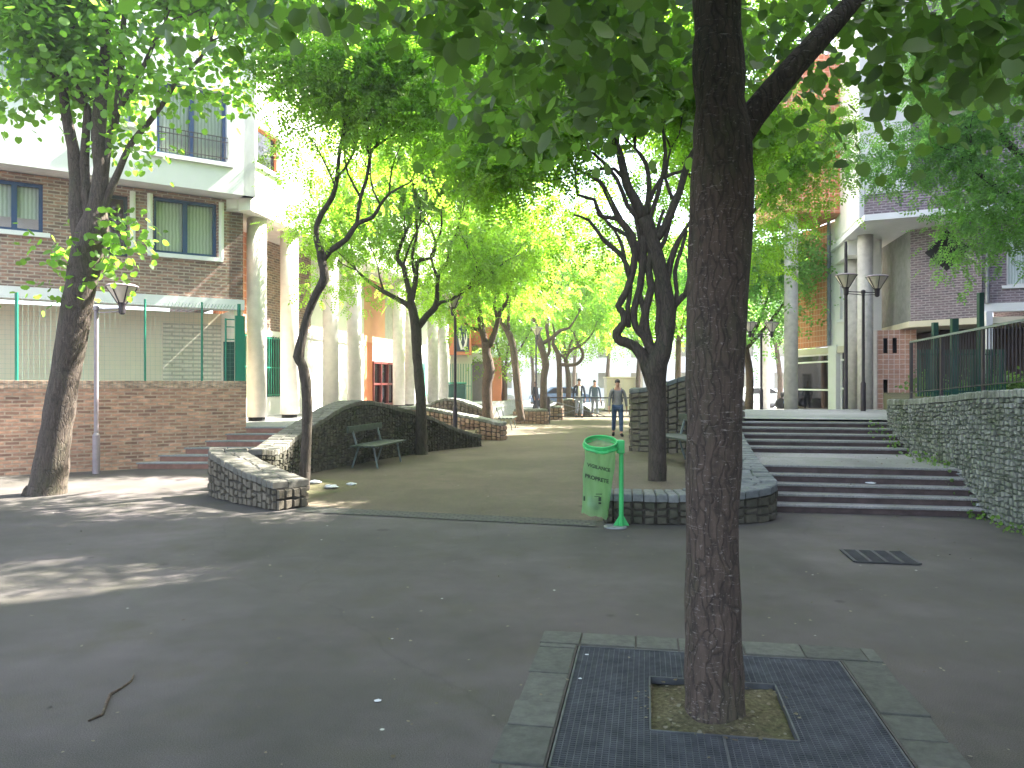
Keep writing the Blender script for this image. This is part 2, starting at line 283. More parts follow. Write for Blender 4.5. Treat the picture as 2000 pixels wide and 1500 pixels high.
class MB:
    def __init__(s): s.v = []; s.f = []
    def add(s, vs, fs):
        k = len(s.v); s.v += [tuple(x) for x in vs]; s.f += [tuple(i+k for i in f) for f in fs]; return s
    def quad(s, a, b, c, d): return s.add([a, b, c, d], [(0, 1, 2, 3)])
    def box(s, c, d, rz=0.0):
        cx, cy, cz = c; x, y, z = d[0]/2, d[1]/2, d[2]/2; ca, sa = math.cos(rz), math.sin(rz)
        vs = [(cx+a*x*ca-b*y*sa, cy+a*x*sa+b*y*ca, cz+e*z) for e in (-1, 1) for b in (-1, 1) for a in (-1, 1)]
        return s.add(vs, [(0, 2, 3, 1), (4, 5, 7, 6), (0, 1, 5, 4), (2, 6, 7, 3), (0, 4, 6, 2), (1, 3, 7, 5)])
    def prism(s, poly, z0, z1):
        a = sum(poly[i][0]*poly[(i+1) % len(poly)][1]-poly[(i+1) % len(poly)][0]*poly[i][1] for i in range(len(poly)))
        if a < 0: poly = poly[::-1]
        n = len(poly); f0 = z0 if callable(z0) else (lambda x, y: z0); f1 = z1 if callable(z1) else (lambda x, y: z1)
        vs = [(p[0], p[1], f0(p[0], p[1])) for p in poly]+[(p[0], p[1], f1(p[0], p[1])) for p in poly]
        return s.add(vs, [tuple(range(n-1, -1, -1)), tuple(range(n, 2*n))]+[(i, (i+1) % n, n+(i+1) % n, n+i) for i in range(n)])
    def seg(s, p0, p1, z0, z1, t, off=0.0):      # wall slab; front face right of p0->p1, thickness behind it
        d = Vector((p1[0]-p0[0], p1[1]-p0[1])).normalized(); n = Vector((d.y, -d.x))
        a = Vector(p0[:2])+n*off; b = Vector(p1[:2])+n*off; c = b-n*t; e = a-n*t
        return s.prism([a, b, c, e], z0, z1)
    def bar(s, a, b, w_, h_=None):
        a = Vector(a); b = Vector(b); h_ = h_ or w_; d = (b-a).normalized()
        up = Vector((0, 0, 1)) if abs(d.z) < 0.95 else Vector((1, 0, 0))
        x = d.cross(up).normalized()*w_/2; y = x.cross(d).normalized()*h_/2
        vs = [p+i*x+j*y for p in (a, b) for j in (-1, 1) for i in (-1, 1)]
        return s.add(vs, [(0, 1, 3, 2), (4, 6, 7, 5), (0, 4, 5, 1), (2, 3, 7, 6), (0, 2, 6, 4), (1, 5, 7, 3)])
    def tube(s, pts, rad, n=8, jit=0.0, seed=0, cap=True):
        rr = random.Random(seed); pts = [Vector(p) for p in pts]; m = len(pts)
        if not hasattr(rad, '__len__'): rad = [rad]*m
        rings = []; x = None
        for i, p in enumerate(pts):
            d = (pts[min(i+1, m-1)]-pts[max(i-1, 0)])
            d = d.normalized() if d.length > 1e-9 else Vector((0, 0, 1))
            if x is None: x = d.orthogonal().normalized()
            else:
                x = x-d*x.dot(d); x = x.normalized() if x.length > 1e-6 else d.orthogonal().normalized()
            y = d.cross(x); rings.append([p+(x*math.cos(2*math.pi*k/n)+y*math.sin(2*math.pi*k/n))*rad[i]*(1+rr.uniform(-jit, jit)) for k in range(n)])
        vs = [v for r_ in rings for v in r_]
        fs = [(i*n+k, i*n+(k+1) % n, (i+1)*n+(k+1) % n, (i+1)*n+k) for i in range(m-1) for k in range(n)]
        if cap: fs += [tuple(range(n-1, -1, -1)), tuple((m-1)*n+k for k in range(n))]
        return s.add(vs, fs)
    def lathe(s, prof, c=(0, 0, 0), n=20, cap=True):
        return s.add([(c[0]+r_*math.cos(2*math.pi*k/n), c[1]+r_*math.sin(2*math.pi*k/n), c[2]+z) for r_, z in prof for k in range(n)],
                     [(i*n+k, i*n+(k+1) % n, (i+1)*n+(k+1) % n, (i+1)*n+k) for i in range(len(prof)-1) for k in range(n)]
                     + ([tuple(range(n-1, -1, -1)), tuple((len(prof)-1)*n+k for k in range(n))] if cap else []))
    def build(s, name, mat, parent=None, smooth=False, origin=None, bevel=0.0):
        me = bpy.data.meshes.new(name); me.from_pydata(s.v, [], s.f)
        o = link(name, me, mat, parent, smooth, origin)
        if bevel:
            b = o.modifiers.new('bevel', 'BEVEL'); b.width = bevel; b.segments = 2; b.limit_method = 'ANGLE'
        return o
def copy_tree(o, loc=None, rz=None, label=None, parent=None):
    c = o.copy(); COL.objects.link(c); c.parent = parent
    for ch in list(o.children): copy_tree(ch, parent=c)
    if loc is not None: c.location = loc
    if rz is not None: c.rotation_euler.z = rz
    if label: c['label'] = label
    return c
def crom(pts, step):
    pts = [Vector(p) for p in pts]; out = []
    for i in range(len(pts)-1):
        p0 = pts[max(i-1, 0)]; p1 = pts[i]; p2 = pts[i+1]; p3 = pts[min(i+2, len(pts)-1)]
        n = max(1, int(round((p2-p1).length/step)))
        for k in range(n):
            t = k/n
            out.append(0.5*((2*p1)+(p2-p0)*t+(2*p0-5*p1+4*p2-p3)*t*t+(3*p1-p0-3*p2+p3)*t**3))
    out.append(pts[-1]); return out
def holes_wall(mb, p0, p1, z0, z1, holes, t=0.25):
    L = (Vector(p1)-Vector(p0)).length; d = (Vector(p1)-Vector(p0))/L
    us = sorted({0, L}|{h[0] for h in holes}|{h[1] for h in holes}); zs = sorted({z0, z1}|{h[2] for h in holes}|{h[3] for h in holes})
    for i in range(len(us)-1):
        j = 0
        while j < len(zs)-1:
            if any(h[0] <= (us[i]+us[i+1])/2 <= h[1] and h[2] <= (zs[j]+zs[j+1])/2 <= h[3] for h in holes): j += 1; continue
            k = j
            while k+1 < len(zs)-1 and not any(h[0] <= (us[i]+us[i+1])/2 <= h[1] and h[2] <= (zs[k+1]+zs[k+2])/2 <= h[3] for h in holes): k += 1
            mb.seg(Vector(p0)+d*us[i], Vector(p0)+d*us[i+1], zs[j], zs[k+1], t); j = k+1
def window(parent, p0, p1, hole, frame='blue', inset=0.10, mull=1, sill='white_render', cur=True, glass='glass', label=None, fw=0.07, trans=0, curh=1.0):
    d = (Vector(p1)-Vector(p0)).normalized(); n = Vector((d.y, -d.x)); u0, u1, za, zb = hole
    A = lambda u, z, off: (*(Vector(p0)+d*u+n*off), z)
    m = MB(); o = -inset
    def B(ua, ub, z_a, z_b, th=0.06, off=o): m.seg(A(ua, 0, 0)[:2], A(ub, 0, 0)[:2], z_a, z_b, th, off)
    B(u0, u1, za, za+fw); B(u0, u1, zb-fw, zb); B(u0, u0+fw, za+fw, zb-fw); B(u1-fw, u1, za+fw, zb-fw)
    for k in range(1, mull+1):
        c = u0+(u1-u0)*k/(mull+1); B(c-fw*0.7, c+fw*0.7, za+fw, zb-fw)
    for k in range(1, trans+1):
        c = za+(zb-za)*k/(trans+1); B(u0+fw, u1-fw, c-fw*0.5, c+fw*0.5, 0.05, o-0.004)
    fo = m.build('window', frame, parent)
    if label: fo['label'] = label
    g = MB(); g.seg(A(u0+fw, 0, 0)[:2], A(u1-fw, 0, 0)[:2], za+fw, zb-fw, 0.012, o-0.025); g.build('pane', glass, fo)
    if cur:
        c = MB(); c.seg(A(u0+0.02, 0, 0)[:2], A(u1-0.02, 0, 0)[:2], zb-(zb-za)*curh, zb, 0.02, o-0.12); c.build('curtain', 'curtain', fo)
    if sill:
        s_ = MB(); s_.seg(A(u0-0.12, 0, 0)[:2], A(u1+0.12, 0, 0)[:2], za-0.09, za-0.002, 0.22, 0.07); s_.build('sill', sill, fo)
    return fo
def stone_wall(name, label, path, width, stone='stone_brown', cop='stone_grey', z0=0.0, step=0.15, rh=0.12, cat='wall', mort='mortar', cover=True, seed=1, tilt=0.0):
    rr = random.Random(seed); pts = crom(path, step); n = len(pts)
    root = thing(name, label, cat, (pts[n//2].x, pts[n//2].y, z0))
    T = []
    for i in range(n):
        d = pts[min(i+1, n-1)]-pts[max(i-1, 0)]; d.z = 0; d.normalize(); T.append(Vector((d.y, -d.x, 0)))
    core = MB(); hw = width/2
    ct = 0.09
    def cn(i, s_, k, z=None):
        p = pts[i]+T[i]*s_*k; p.z = pts[i].z-ct if z is None else z; return p
    vs = []; fs = []
    for i in range(n):
        vs += [cn(i, -1, hw-0.02, z0-0.02), cn(i, 1, hw-0.02, z0-0.02), cn(i, 1, hw-0.02), cn(i, -1, hw-0.02)]
    for i in range(n-1):
        a = i*4; b = a+4; fs += [(a+1, b+1, b+2, a+2), (a+3, a+2, b+2, b+3), (b, a, a+3, b+3)]
    fs += [(0, 1, 2, 3), ((n-1)*4+3, (n-1)*4+2, (n-1)*4+1, (n-1)*4)]
    core.add(vs, fs); core.build('core', mort, root)
    st = MB()
    def stone_at(a, b, za, zb, za2, zb2, out):
        g = 0.009; d = (b-a); L = d.length
        if L < 0.03 or zb-za < 0.03: return
        d = d/L; pr = rr.uniform(0.012, 0.034)
        j = lambda: rr.uniform(-0.012, 0.012)
        base = [Vector((*(a+d*g)[:2], za+g)), Vector((*(b-d*g)[:2], za2+g)), Vector((*(b-d*g)[:2], zb2-g)), Vector((*(a+d*g)[:2], zb-g))]
        c = sum(base, Vector())/4; top = [c+(p-c)*rr.uniform(0.72, 0.9)+out*(pr+0.02)+Vector((0, 0, j())) for p in base]
        base = [p-out*0.012 for p in base]
        st.add(base+top, [(4, 5, 6, 7), (0, 1, 5, 4), (1, 2, 6, 5), (2, 3, 7, 6), (3, 0, 4, 7)])
    for sd_ in (-1, 1):
        for i in range(n-1):
            a = cn(i, sd_, hw-0.02, 0); b = cn(i+1, sd_, hw-0.02, 0); out = T[i]*sd_
            H1 = pts[i].z-ct; H2 = pts[i+1].z-ct; H = (H1+H2)/2-z0
            rows = max(1, int(round(H/rh))); cut = [0]+sorted([(k+rr.uniform(-0.25, 0.25))/rows for k in range(1, rows)])+[1]
            for k in range(rows):
                fa, fb = cut[k], cut[k+1]; stone_at(a, b, z0+fa*(H1-z0), z0+fb*(H1-z0), z0+fa*(H2-z0), z0+fb*(H2-z0), out)
    for i, o_ in ((0, -1), (n-1, 1)):
        a = cn(i, -1, hw-0.02, 0); b = cn(i, 1, hw-0.02, 0); dv = (pts[1]-pts[0]) if i == 0 else (pts[-1]-pts[-2]); dv.z = 0; dv.normalize()
        H = pts[i].z-ct-z0; rows = max(1, int(H/rh)); cols = max(1, int(round(width/step)))
        for c in range(cols):
            for k in range(rows):
                stone_at(a+(b-a)*c/cols, a+(b-a)*(c+1)/cols, z0+H*k/rows, z0+H*(k+1)/rows, z0+H*k/rows, z0+H*(k+1)/rows, dv*o_)
    st.build('stone_facing', stone, root)
    if cover:
        cp = MB(); cw = hw+0.03
        nb = 2 if width > 0.3 else 1
        for i in range(n-1):
            f = rr.uniform(0.35, 0.65); parts = [(-1, 1)] if nb == 1 else [(-1, -1+2*f), (-1+2*f, 1)]
            for (s0, s1) in parts:
                dz = rr.uniform(-0.006, 0.008); g = 0.006; vs = []
                for zz, ins in ((-ct+0.004, 0.0), (-0.012, 0.0), (0, 0.012)):
                    for (k, fk, s_) in ((i, g+ins, s0*cw+g+ins), (i, g+ins, s1*cw-g-ins), (i+1, -g-ins, s1*cw-g-ins), (i+1, -g-ins, s0*cw+g+ins)):
                        d = (pts[i+1]-pts[i]).normalized(); p = pts[k]+T[k]*s_+d*fk; p.z += zz+dz; vs.append(p)
                cp.add(vs, [(8, 9, 10, 11), (0, 1, 5, 4), (1, 2, 6, 5), (2, 3, 7, 6), (3, 0, 4, 7), (4, 5, 9, 8), (5, 6, 10, 9), (6, 7, 11, 10), (7, 4, 8, 11), (3, 2, 1, 0)])
        cp.build('coping', cop, root)
    return root
# ---------------------------------------------------------------- leaves and trees
def leaf_mesh(name, pos, along, nrm, scale, tv, tf, mat, parent):
    pos = np.asarray(pos, 'f'); a = np.asarray(along, 'f'); a /= np.linalg.norm(a, axis=1, keepdims=True)+1e-9
    nr = np.asarray(nrm, 'f'); nr = nr-a*(nr*a).sum(1, keepdims=True); nr /= np.linalg.norm(nr, axis=1, keepdims=True)+1e-9
    x = np.cross(a, nr); tv = np.asarray(tv, 'f'); N, k = len(pos), len(tv); sc = np.asarray(scale, 'f')[:, None, None]
    V = (tv[None, :, 0:1]*x[:, None, :]+tv[None, :, 1:2]*a[:, None, :]+tv[None, :, 2:3]*nr[:, None, :])*sc+pos[:, None, :]
    tl = np.array([len(f) for f in tf], 'i'); flat = np.array([i for f in tf for i in f], 'i')
    loops = (flat[None, :]+(np.arange(N, dtype='i')*k)[:, None]).ravel()
    tot = np.tile(tl, N); start = np.concatenate([[0], np.cumsum(tot)[:-1]]).astype('i')
    me = bpy.data.meshes.new(name); me.vertices.add(N*k); me.vertices.foreach_set('co', V.ravel())
    me.loops.add(len(loops)); me.loops.foreach_set('vertex_index', loops)
    me.polygons.add(len(tot)); me.polygons.foreach_set('loop_start', start); me.polygons.foreach_set('loop_total', tot)
    me.update(calc_edges=True)
    return link(name, me, mat, parent, uv=False)
# round pointed linden leaf, folded a little along the midrib
LV = [(0, 0.02, 0), (0.27, -0.05, .04), (0.49, 0.2, .07), (0.5, 0.55, .06), (0.28, 0.84, .02), (0, 1.0, -.03), (-0.28, 0.84, .02), (-0.5, 0.55, .06), (-0.49, 0.2, .07), (-0.27, -0.05, .04)]
LINDEN = (LV, [(0, 1, 2, 3, 4, 5), (0, 5, 6, 7, 8, 9)])
def frond(pairs, ll=0.24, lw=0.095, droop=0.25):
    v = []; f = []
    def lf(bx, by, bz, dx, dy):
        k = len(v); L = ll; l = math.hypot(dx, dy); dx, dy = dx/l, dy/l; px, py = -dy*lw/2, dx*lw/2; z2 = bz-0.05
        v.extend([(bx, by, bz), (bx+dx*L*.45+px, by+dy*L*.45+py, z2), (bx+dx*L, by+dy*L, bz-0.11), (bx+dx*L*.45-px, by+dy*L*.45-py, z2)]); f.append((k, k+1, k+2, k+3))
    for i in range(pairs):
        y = (i+0.7)/(pairs+0.6); z = -droop*y*y
        for s in (-1, 1): lf(0, y, z, s, 0.35)
    lf(0, 0.95, -droop, 0, 1); return v, f
FR5 = frond(4, 0.30, 0.17, .12); FR4 = frond(3, 0.36, 0.21, .12); FR3 = frond(2, 0.46, 0.26, .1)
def unit(nr, n): 
    a = nr.normal(size=(n, 3)); return a/np.linalg.norm(a, axis=1, keepdims=True)
def crown(name, clumps, kind, mat, parent, seed, size, per, sig, droop=0.5, zmin=None):
    nr = np.random.default_rng(seed); c = np.asarray(clumps, 'f')
    n = len(c)*per; cc = np.repeat(c, per, 0)
    off = nr.normal(size=(n, 3))*np.array([sig, sig, sig*0.7]); pos = cc+off
    if zmin is not None:
        k = pos[:, 2] > zmin(pos[:, 0], pos[:, 1]); pos = pos[k]; off = off[k]; n = len(pos)
    al = off*0.6/sig+unit(nr, n)*0.8; al[:, 2] -= droop
    nm = unit(nr, n)*0.75; nm[:, 2] += 0.8
    return leaf_mesh(name, pos, al, nm, nr.uniform(0.7, 1.25, n)*size, kind[0], kind[1], mat, parent)
def blob(nr, c, r, n, shell=0.5, zlo=None):
    out = []
    while len(out) < n:
        p = nr.uniform(-1, 1, 3); l = np.linalg.norm(p)
        if l > 1 or l < shell*nr.random(): continue
        q = np.array(c)+p*np.array(r)
        if zlo is not None and q[2] < zlo: continue
        out.append(q)
    return out
def grow(rr, mb, p, d, L, r, depth, anchors, up=0.25, spread=0.7, amax=0.028):
    pts = [p.copy()]; n = 4; q = p.copy(); dd = d.normalized()
    for i in range(n):
        dd = (dd+Vector((rr.uniform(-1, 1), rr.uniform(-1, 1), rr.uniform(-1, 1)))*0.28+Vector((0, 0, up*0.2))).normalized()
        q = q+dd*L/n; pts.append(q.copy())
        if depth <= 1: anchors.append(tuple(q))
    mb.tube(pts, [r*(1-0.45*i/n) for i in range(n+1)], 5 if r < 0.03 else 7, 0.06, rr.randint(0, 999), cap=False)
    if depth > 0:
        for k in range(rr.choice((2, 3))):
            b = pts[rr.choice((2, 3, 4))]; sd_ = Vector((rr.uniform(-1, 1), rr.uniform(-1, 1), rr.uniform(-0.5, 1)))
            grow(rr, mb, b, dd+sd_*spread, L*rr.uniform(0.55, 0.8), r*0.55, depth-1, anchors, up, spread)
    else: anchors.append(tuple(q))
def limb(mb, pts, Y, n=10, seed=0, jit=0.05, wig=0.0):
    """pts: (px, py, radius in m, optional depth shift); smoothed."""
    rr = random.Random(seed)
    Q = [P(a[0], a[1], Y+(a[3] if len(a) > 3 else 0)) for a in pts]; rad = [a[2] for a in pts]
    T4 = [Vector((q.x, q.y, q.z, r_)) for q, r_ in zip(Q, rad)]; out = []
    for i in range(len(T4)-1):
        p0 = T4[max(i-1, 0)]; p1 = T4[i]; p2 = T4[i+1]; p3 = T4[min(i+2, len(T4)-1)]; k_ = max(2, int((p2-p1).length/0.18)); k_ = min(k_, 9)
        for k in range(k_):
            t = k/k_; out.append(0.5*((2*p1)+(p2-p0)*t+(2*p0-5*p1+4*p2-p3)*t*t+(3*p1-p0-3*p2+p3)*t**3))
    out.append(T4[-1]); pp = [Vector(o[:3]) for o in out]; ra = [max(0.006, o[3])*(1+rr.uniform(-jit, jit)) for o in out]
    mb.tube(pp, ra, n, jit*0.8, seed+5); return Q
def tree(name, label, Y, limbs, tips, bark, lmat, kind, size, per, sig, blobs=(), seed=1, depth=2, tl=0.9, group=None, cat='tree', n=12, zmin=None, droop=0.5, tipmax=9999, zlo=None):
    mb = MB(); rr = random.Random(seed); nr = np.random.default_rng(seed); anc = []
    b0 = limbs[0][0]; base = P(b0[0], b0[1], Y)
    root = thing(name, label, cat, base, group)
    for i, l in enumerate(limbs): 
        Q = limb(mb, l, Y, n if i == 0 else max(7, n-3), seed*31+i)
        if (i > 0 or len(limbs) == 1 or tips == 'all') and l[-1][1] < tipmax:
            q = Q[-1]; d = (Q[-1]-Q[-2]).normalized(); r_ = l[-1][2]
            for k in range(3): grow(rr, mb, q, d+Vector((rr.uniform(-.7, .7), rr.uniform(-.9, .9), rr.uniform(-.1, .6))), tl*rr.uniform(0.7, 1.1), r_*0.75, depth, anc)
    mb.build('trunk', bark, root, smooth=True)
    cl = [np.array(a) for a in anc]
    for (px, py, dy, rx, ry, rz, nn) in blobs:
        c = P(px, py, Y+dy); cl += blob(nr, tuple(c), (rx, ry, rz), nn, zlo=zlo)
    crown('crown', cl, kind, lmat, root, seed, size, per, sig, zmin=zmin, droop=droop)
    return root
# ---------------------------------------------------------------- ground, terraces, stairs
def structure(name, mb, mat): 
    o = mb.build(name, mat); return tag(o, kind='structure')
GC = Vector((1.02, 3.82)); GR = -AX            # tree grate centre and turn
def gf(x, y): return GC+VS*x+US*y
b = MB(); h = 0.76; S = 160
inn = [gf(-h, -h), gf(h, -h), gf(h, h), gf(-h, h)]; outr = [(-S, -S), (S, -S), (S, S), (-S, S)]
for i in range(4):
    j = (i+1) % 4; b.quad((*outr[i], 0), (*outr[j], 0), (*inn[j], 0), (*inn[i], 0))
structure('ground', b, 'asphalt')
b = MB()
for i in range(4):
    j = (i+1) % 4; b.quad((*inn[j], 0), (*inn[i], 0), (*inn[i], -0.09), (*inn[j], -0.09))
b.quad(*[(*p, -0.09) for p in inn]); structure('tree_pit', b, 'black')
# sandy promenade
b = MB(); prom = [G(588, 990), G(870, 1008), G(1160, 1018), Vector((2.3, 8.95, 0)), Vector((3.0, 14.8, 0)), Vector((6.0, 40, 0)), Vector((7.0, 47, 0)), Vector((-3, 47, 0)), Vector((-1.5, 26, 0)), Vector((-2.6, 18.0, 0)), Vector((-4.2, 13.0, 0)), Vector((-3.4, 10.6, 0))]
b.add([(p.x, p.y, 0.004) for p in prom], [tuple(range(len(prom)))]); structure('promenade', b, 'sand')
b = MB(); b.add([(*G(575, 1000)[:2], 0.008), (*G(1165, 1030)[:2], 0.008), (*G(1165, 1018)[:2], 0.008), (*G(590, 990)[:2], 0.008)], [(0, 1, 2, 3)])
M['cobble'] = brick_mat('cobble', (0.075, 0.072, 0.06), (0.055, 0.053, 0.045), (0.035, 0.035, 0.03), 0.1, 0.1, 0.012, rough=0.9, mottled=0.2)
structure('cobble_strip', b, 'cobble')
# bright street beyond the promenade
b = MB(); b.quad((-60, 47, 0.006), (80, 47, 0.006), (80, 66, 0.006), (-60, 66, 0.006)); structure('road', b, 'slab')
b = MB(); b.box((10, 66.5, 0.06), (140, 1.0, 0.12)); b.box((10, 46.9, 0.06), (140, 0.25, 0.12)); structure('kerb', b, 'concrete')
# left terrace + steps
LT = 0.74
b = MB(); b.prism([(-9, 15.52), (-4.15, 15.52), (-3.75, 16.4), (-3.6, 20.9), (-1.3, 34), (0.6, 44), (-9, 46), (-16, 30)], 0.0, LT); structure('left_terrace', b, 'slab')
def stairs(name, label, steps, mat_r, mat_t, ztop_last):
    root = thing(name, label, 'stairs', (*steps[0][0][:2], 0))
    z = steps[0][3]
    for i, (a, c, zt, zb) in enumerate(steps):
        nxt = steps[i+1] if i+1 < len(steps) else None
        dp = 1.2
        d = (Vector(c)-Vector(a)).normalized(); n = Vector((-d.y, d.x))
        m = MB(); m.prism([Vector(a), Vector(c), Vector(c)+n*dp, Vector(a)+n*dp], zb, zt-0.03)
        m2 = MB(); m2.prism([Vector(a)-n*0.015, Vector(c)-n*0.015, Vector(c)+n*dp, Vector(a)+n*dp], zt-0.03+0.0005, zt)
        s = m.build('step', mat_r, root, bevel=0.004); m2.build('tread', mat_t, s, bevel=0.006)
    return root
ys = [14.46, 14.66, 14.90, 15.10, 15.30, 15.50]
st = [((-7.4+0.3*k, y), (-4.0, y-0.03), 0.1225*(k+1), 0.0) for k, y in enumerate(ys)]
stairs('red_steps', 'six low reddish steps between the tan brick wall and the low stone wall', st, 'step_red', 'slab', LT)
# right stairs, landing and upper terrace
def rterr(x, y): return 0.93 if y < 20 else 0.93-0.032*(y-20)
rl = [(3.20, 9.62), (5.9, 9.15)]
fl = []
for k in range(5):
    o = 0.225*k; fl.append(((3.0+0.055*k, 9.65+o), (6.15, 9.12+o*0.85), 0.1*(k+1), 0.0))
stairs('lower_steps', 'five dark brown steps of the lower right flight below the landing', fl, 'step_brown', 'step_top', .5)
fu = []
for k in range(5):
    o = 0.33*k; fu.append(((3.7+0.08*k, 12.45+o), (6.7, 11.93+o*0.95), 0.5+0.086*(k+1), 0.3))
stairs('upper_steps', 'five dark brown steps of the upper right flight leading to the terrace', fu, 'step_brown', 'step_top', .93)
b = MB(); b.prism([(3.2, 10.9), (6.6, 10.3), (6.9, 13.5), (3.9, 13.8)], 0.0, 0.497); structure('landing', b, 'step_top')
b = MB()
T1 = [(3.98, 13.95), (6.9, 13.45), (12.2, 24.2), (9.7, 20), (4.9, 20)]
b.prism([(4.0, 13.95), (7.0, 13.45), (10.0, 20.0), (4.9, 20.0)], 0, 0.93)
b.prism([(4.9, 20.0), (22, 20.0), (22, 27), (22, 48), (8.5, 48), (6.4, 30)], 0, rterr); structure('right_terrace', b, 'slab')
# raised yard behind the retaining wall
b = MB(); b.prism([(5.62, 6.0), (6.62, 13.25), (11.7, 24.2), (16, 24), (16, 2), (5.0, 2)], 0, 1.33); structure('raised_yard', b, 'soil')
# right planter platform (trees and bench stand on it)
b = MB(); b.prism([(1.15, 9.1), (2.9, 9.0), (3.75, 13.3), (4.6, 14.6), (2.3, 15.2), (1.55, 12.5)], 0, 0.27); structure('planter_ground', b, 'sand')
b = MB(); b.prism([(-3.3, 15.2), (-2.5, 17.9), (-1.0, 19.7), (-1.0, 21.8), (-3.5, 21.0), (-3.7, 16.4)], 0, 0.30); structure('planter_soil', b, 'soil')
b = MB(); b.box((3.37, 7.07, -0.008), (0.1, 0.1, 0.004)); 

# ---------------------------------------------------------------- tree grate in the foreground
gr = thing('tree_grate', 'square galvanised steel grate round the big foreground trunk', 'tree grate', (GC.x, GC.y, 0))
b = MB(); H = 0.745; hh = 0.335
def gbar(x0, y0, x1, y1, w_, z0, z1):
    p, q = gf(x0, y0), gf(x1, y1); b.bar((p.x, p.y, (z0+z1)/2), (q.x, q.y, (z0+z1)/2), w_, z1-z0)
n = 50
for i in range(n+1):
    x = -H+2*H*i/n
    for (a_, c_) in ([(-H, H)] if abs(x) > hh else [(-H, -hh), (hh, H)]):
        gbar(x, a_, x, c_, 0.004, -0.03, -0.004)
n = 76
for i in range(n+1):
    y = -H+2*H*i/n
    for (a_, c_) in ([(-H, H)] if abs(y) > hh else [(-H, -hh), (hh, H)]):
        gbar(a_, y, c_, y, 0.0035, -0.024, -0.002)
b.build('grating', 'steel', gr)
b = MB()
for k in (H+0.004, hh-0.006):
    for i in range(4):
        c4 = [(-k, -k), (k, -k), (k, k), (-k, k)]; gbar(*c4[i], *c4[(i+1) % 4], 0.009, -0.035, 0.002)
gbar(0.0, hh, 0.0, H, 0.012, -0.03, 0.001); gbar(0.0, -H, 0.0, -hh, 0.012, -0.03, 0.001)
b.build('frame', 'steel', gr)
b = MB(); N = 22; 
def sz(x, y): return -0.035+0.035*math.exp(-((x*x+y*y)/0.05))+0.009*math.sin(17*x+3)*math.cos(21*y)
vs = [(*gf(-0.33+0.66*i/N, -0.33+0.66*j/N), sz(-0.33+0.66*i/N, -0.33+0.66*j/N)) for j in range(N+1) for i in range(N+1)]
b.add(vs, [(j*(N+1)+i, j*(N+1)+i+1, (j+1)*(N+1)+i+1, (j+1)*(N+1)+i) for j in range(N) for i in range(N)])
tag(b.build('soil', 'soil', smooth=True), kind='structure')
# granite setts round the grate
rr = random.Random(3); k_ = 0
setts = thing('sett_border', 'worn granite setts laid as a border round the square tree grate', 'paving', (GC.x, GC.y, 0)); b = MB()
for side in range(4):
    u = -0.76-0.24*(side % 2 == 0)
    end = 0.76+0.24*(side % 2 == 0)
    while u < end-0.05:
        L = min(rr.uniform(0.2, 0.42), end-u); 
        c4 = [(u+0.005, 0.77), (u+L-0.005, 0.77), (u+L-0.005, 0.99+rr.uniform(-.01, .01)), (u+0.005, 0.99+rr.uniform(-.01, .01))]
        ca, sa = [(1, 0), (0, 1), (-1, 0), (0, -1)][side]
        pts = [gf(x*ca-y*sa, x*sa+y*ca) for x, y in c4]; b.prism(pts, -0.03, 0.006+rr.uniform(-0.002, 0.005)); u += L
M['granite'] = stone_mat('granite', [(0.06, 0.062, 0.052), (0.10, 0.10, 0.085), (0.078, 0.08, 0.068)])
b.build('setts', 'granite', setts, bevel=0.004)
# drain
dr = thing('drain_grate', 'rectangular iron street drain in front of the right steps', 'drain', (3.37, 7.07, 0))
def df(x, y, z=0): p = Vector((3.38, 7.07))+VS*x+US*y; return (p.x, p.y, z)
b = MB(); b.add([df(-.27, -.25, .006), df(.27, -.25, .006), df(.27, .25, .006), df(-.27, .25, .006)], [(0, 1, 2, 3)]); b.build('pit', 'black', dr)
b = MB()
for x in (-.27, -.135, 0, .135, .27): b.bar(df(x, -.25, .012), df(x, .25, .012), 0.03, 0.012)
for i in range(13): b.bar(df(-.27, -.25+.5*i/12, .011), df(.27, -.25+.5*i/12, .011), 0.017, 0.01)
b.build('grating', 'cast', dr)
# little things lying on the paving
def litter(name, label, cat, px, py, size, mat='litter', z=0.0, sq=0.5, seed=1, Y=None):
    g = G(px, py, z) if Y is None else P(px, py, Y); rr = random.Random(seed); m = MB(); n = 9; rings = []
    for j in range(5):
        a = math.pi*j/4
        for k in range(n):
            t = 2*math.pi*k/n; r_ = size*(math.sin(a)*0.9+0.05)*rr.uniform(0.65, 1.15)
            rings.append((g.x+r_*math.cos(t), g.y+r_*math.sin(t)*0.8, g.z+size*sq*(1-math.cos(a))*0.5*rr.uniform(0.8, 1.1)+0.003))
    m.add(rings, [(j*n+k, j*n+(k+1) % n, (j+1)*n+(k+1) % n, (j+1)*n+k) for j in range(4) for k in range(n)])
    return tag(m.build(name, mat, origin=(g.x, g.y, g.z)), label, cat)
litter('plastic_bag', 'crumpled white plastic bag at the foot of the slender crooked tree', 'litter', 613, 946, 0.13, seed=2)
litter('plastic_bag', 'white plastic bag lying on the near rim of the dark tree pit', 'litter', 646, 955, 0.13, seed=3)
litter('plastic_bag', 'small white bag at the right end of the dark tree pit', 'litter', 686, 948, 0.09, seed=4)
litter('plastic_bag', 'white crumpled bag on the top step of the lower right flight by the stone wall', 'litter', 1878, 930, 0.13, z=0.4, seed=5)
litter('paper_scrap', 'white paper scrap on the bottom right step end by the stone wall', 'litter', 1918, 990, 0.1, z=0.1, seed=6)
litter('paper_scrap', 'flat white paper lying mid-way on the lower right steps', 'litter', 1700, 945, 0.09, z=0.3, sq=0.25, seed=7)
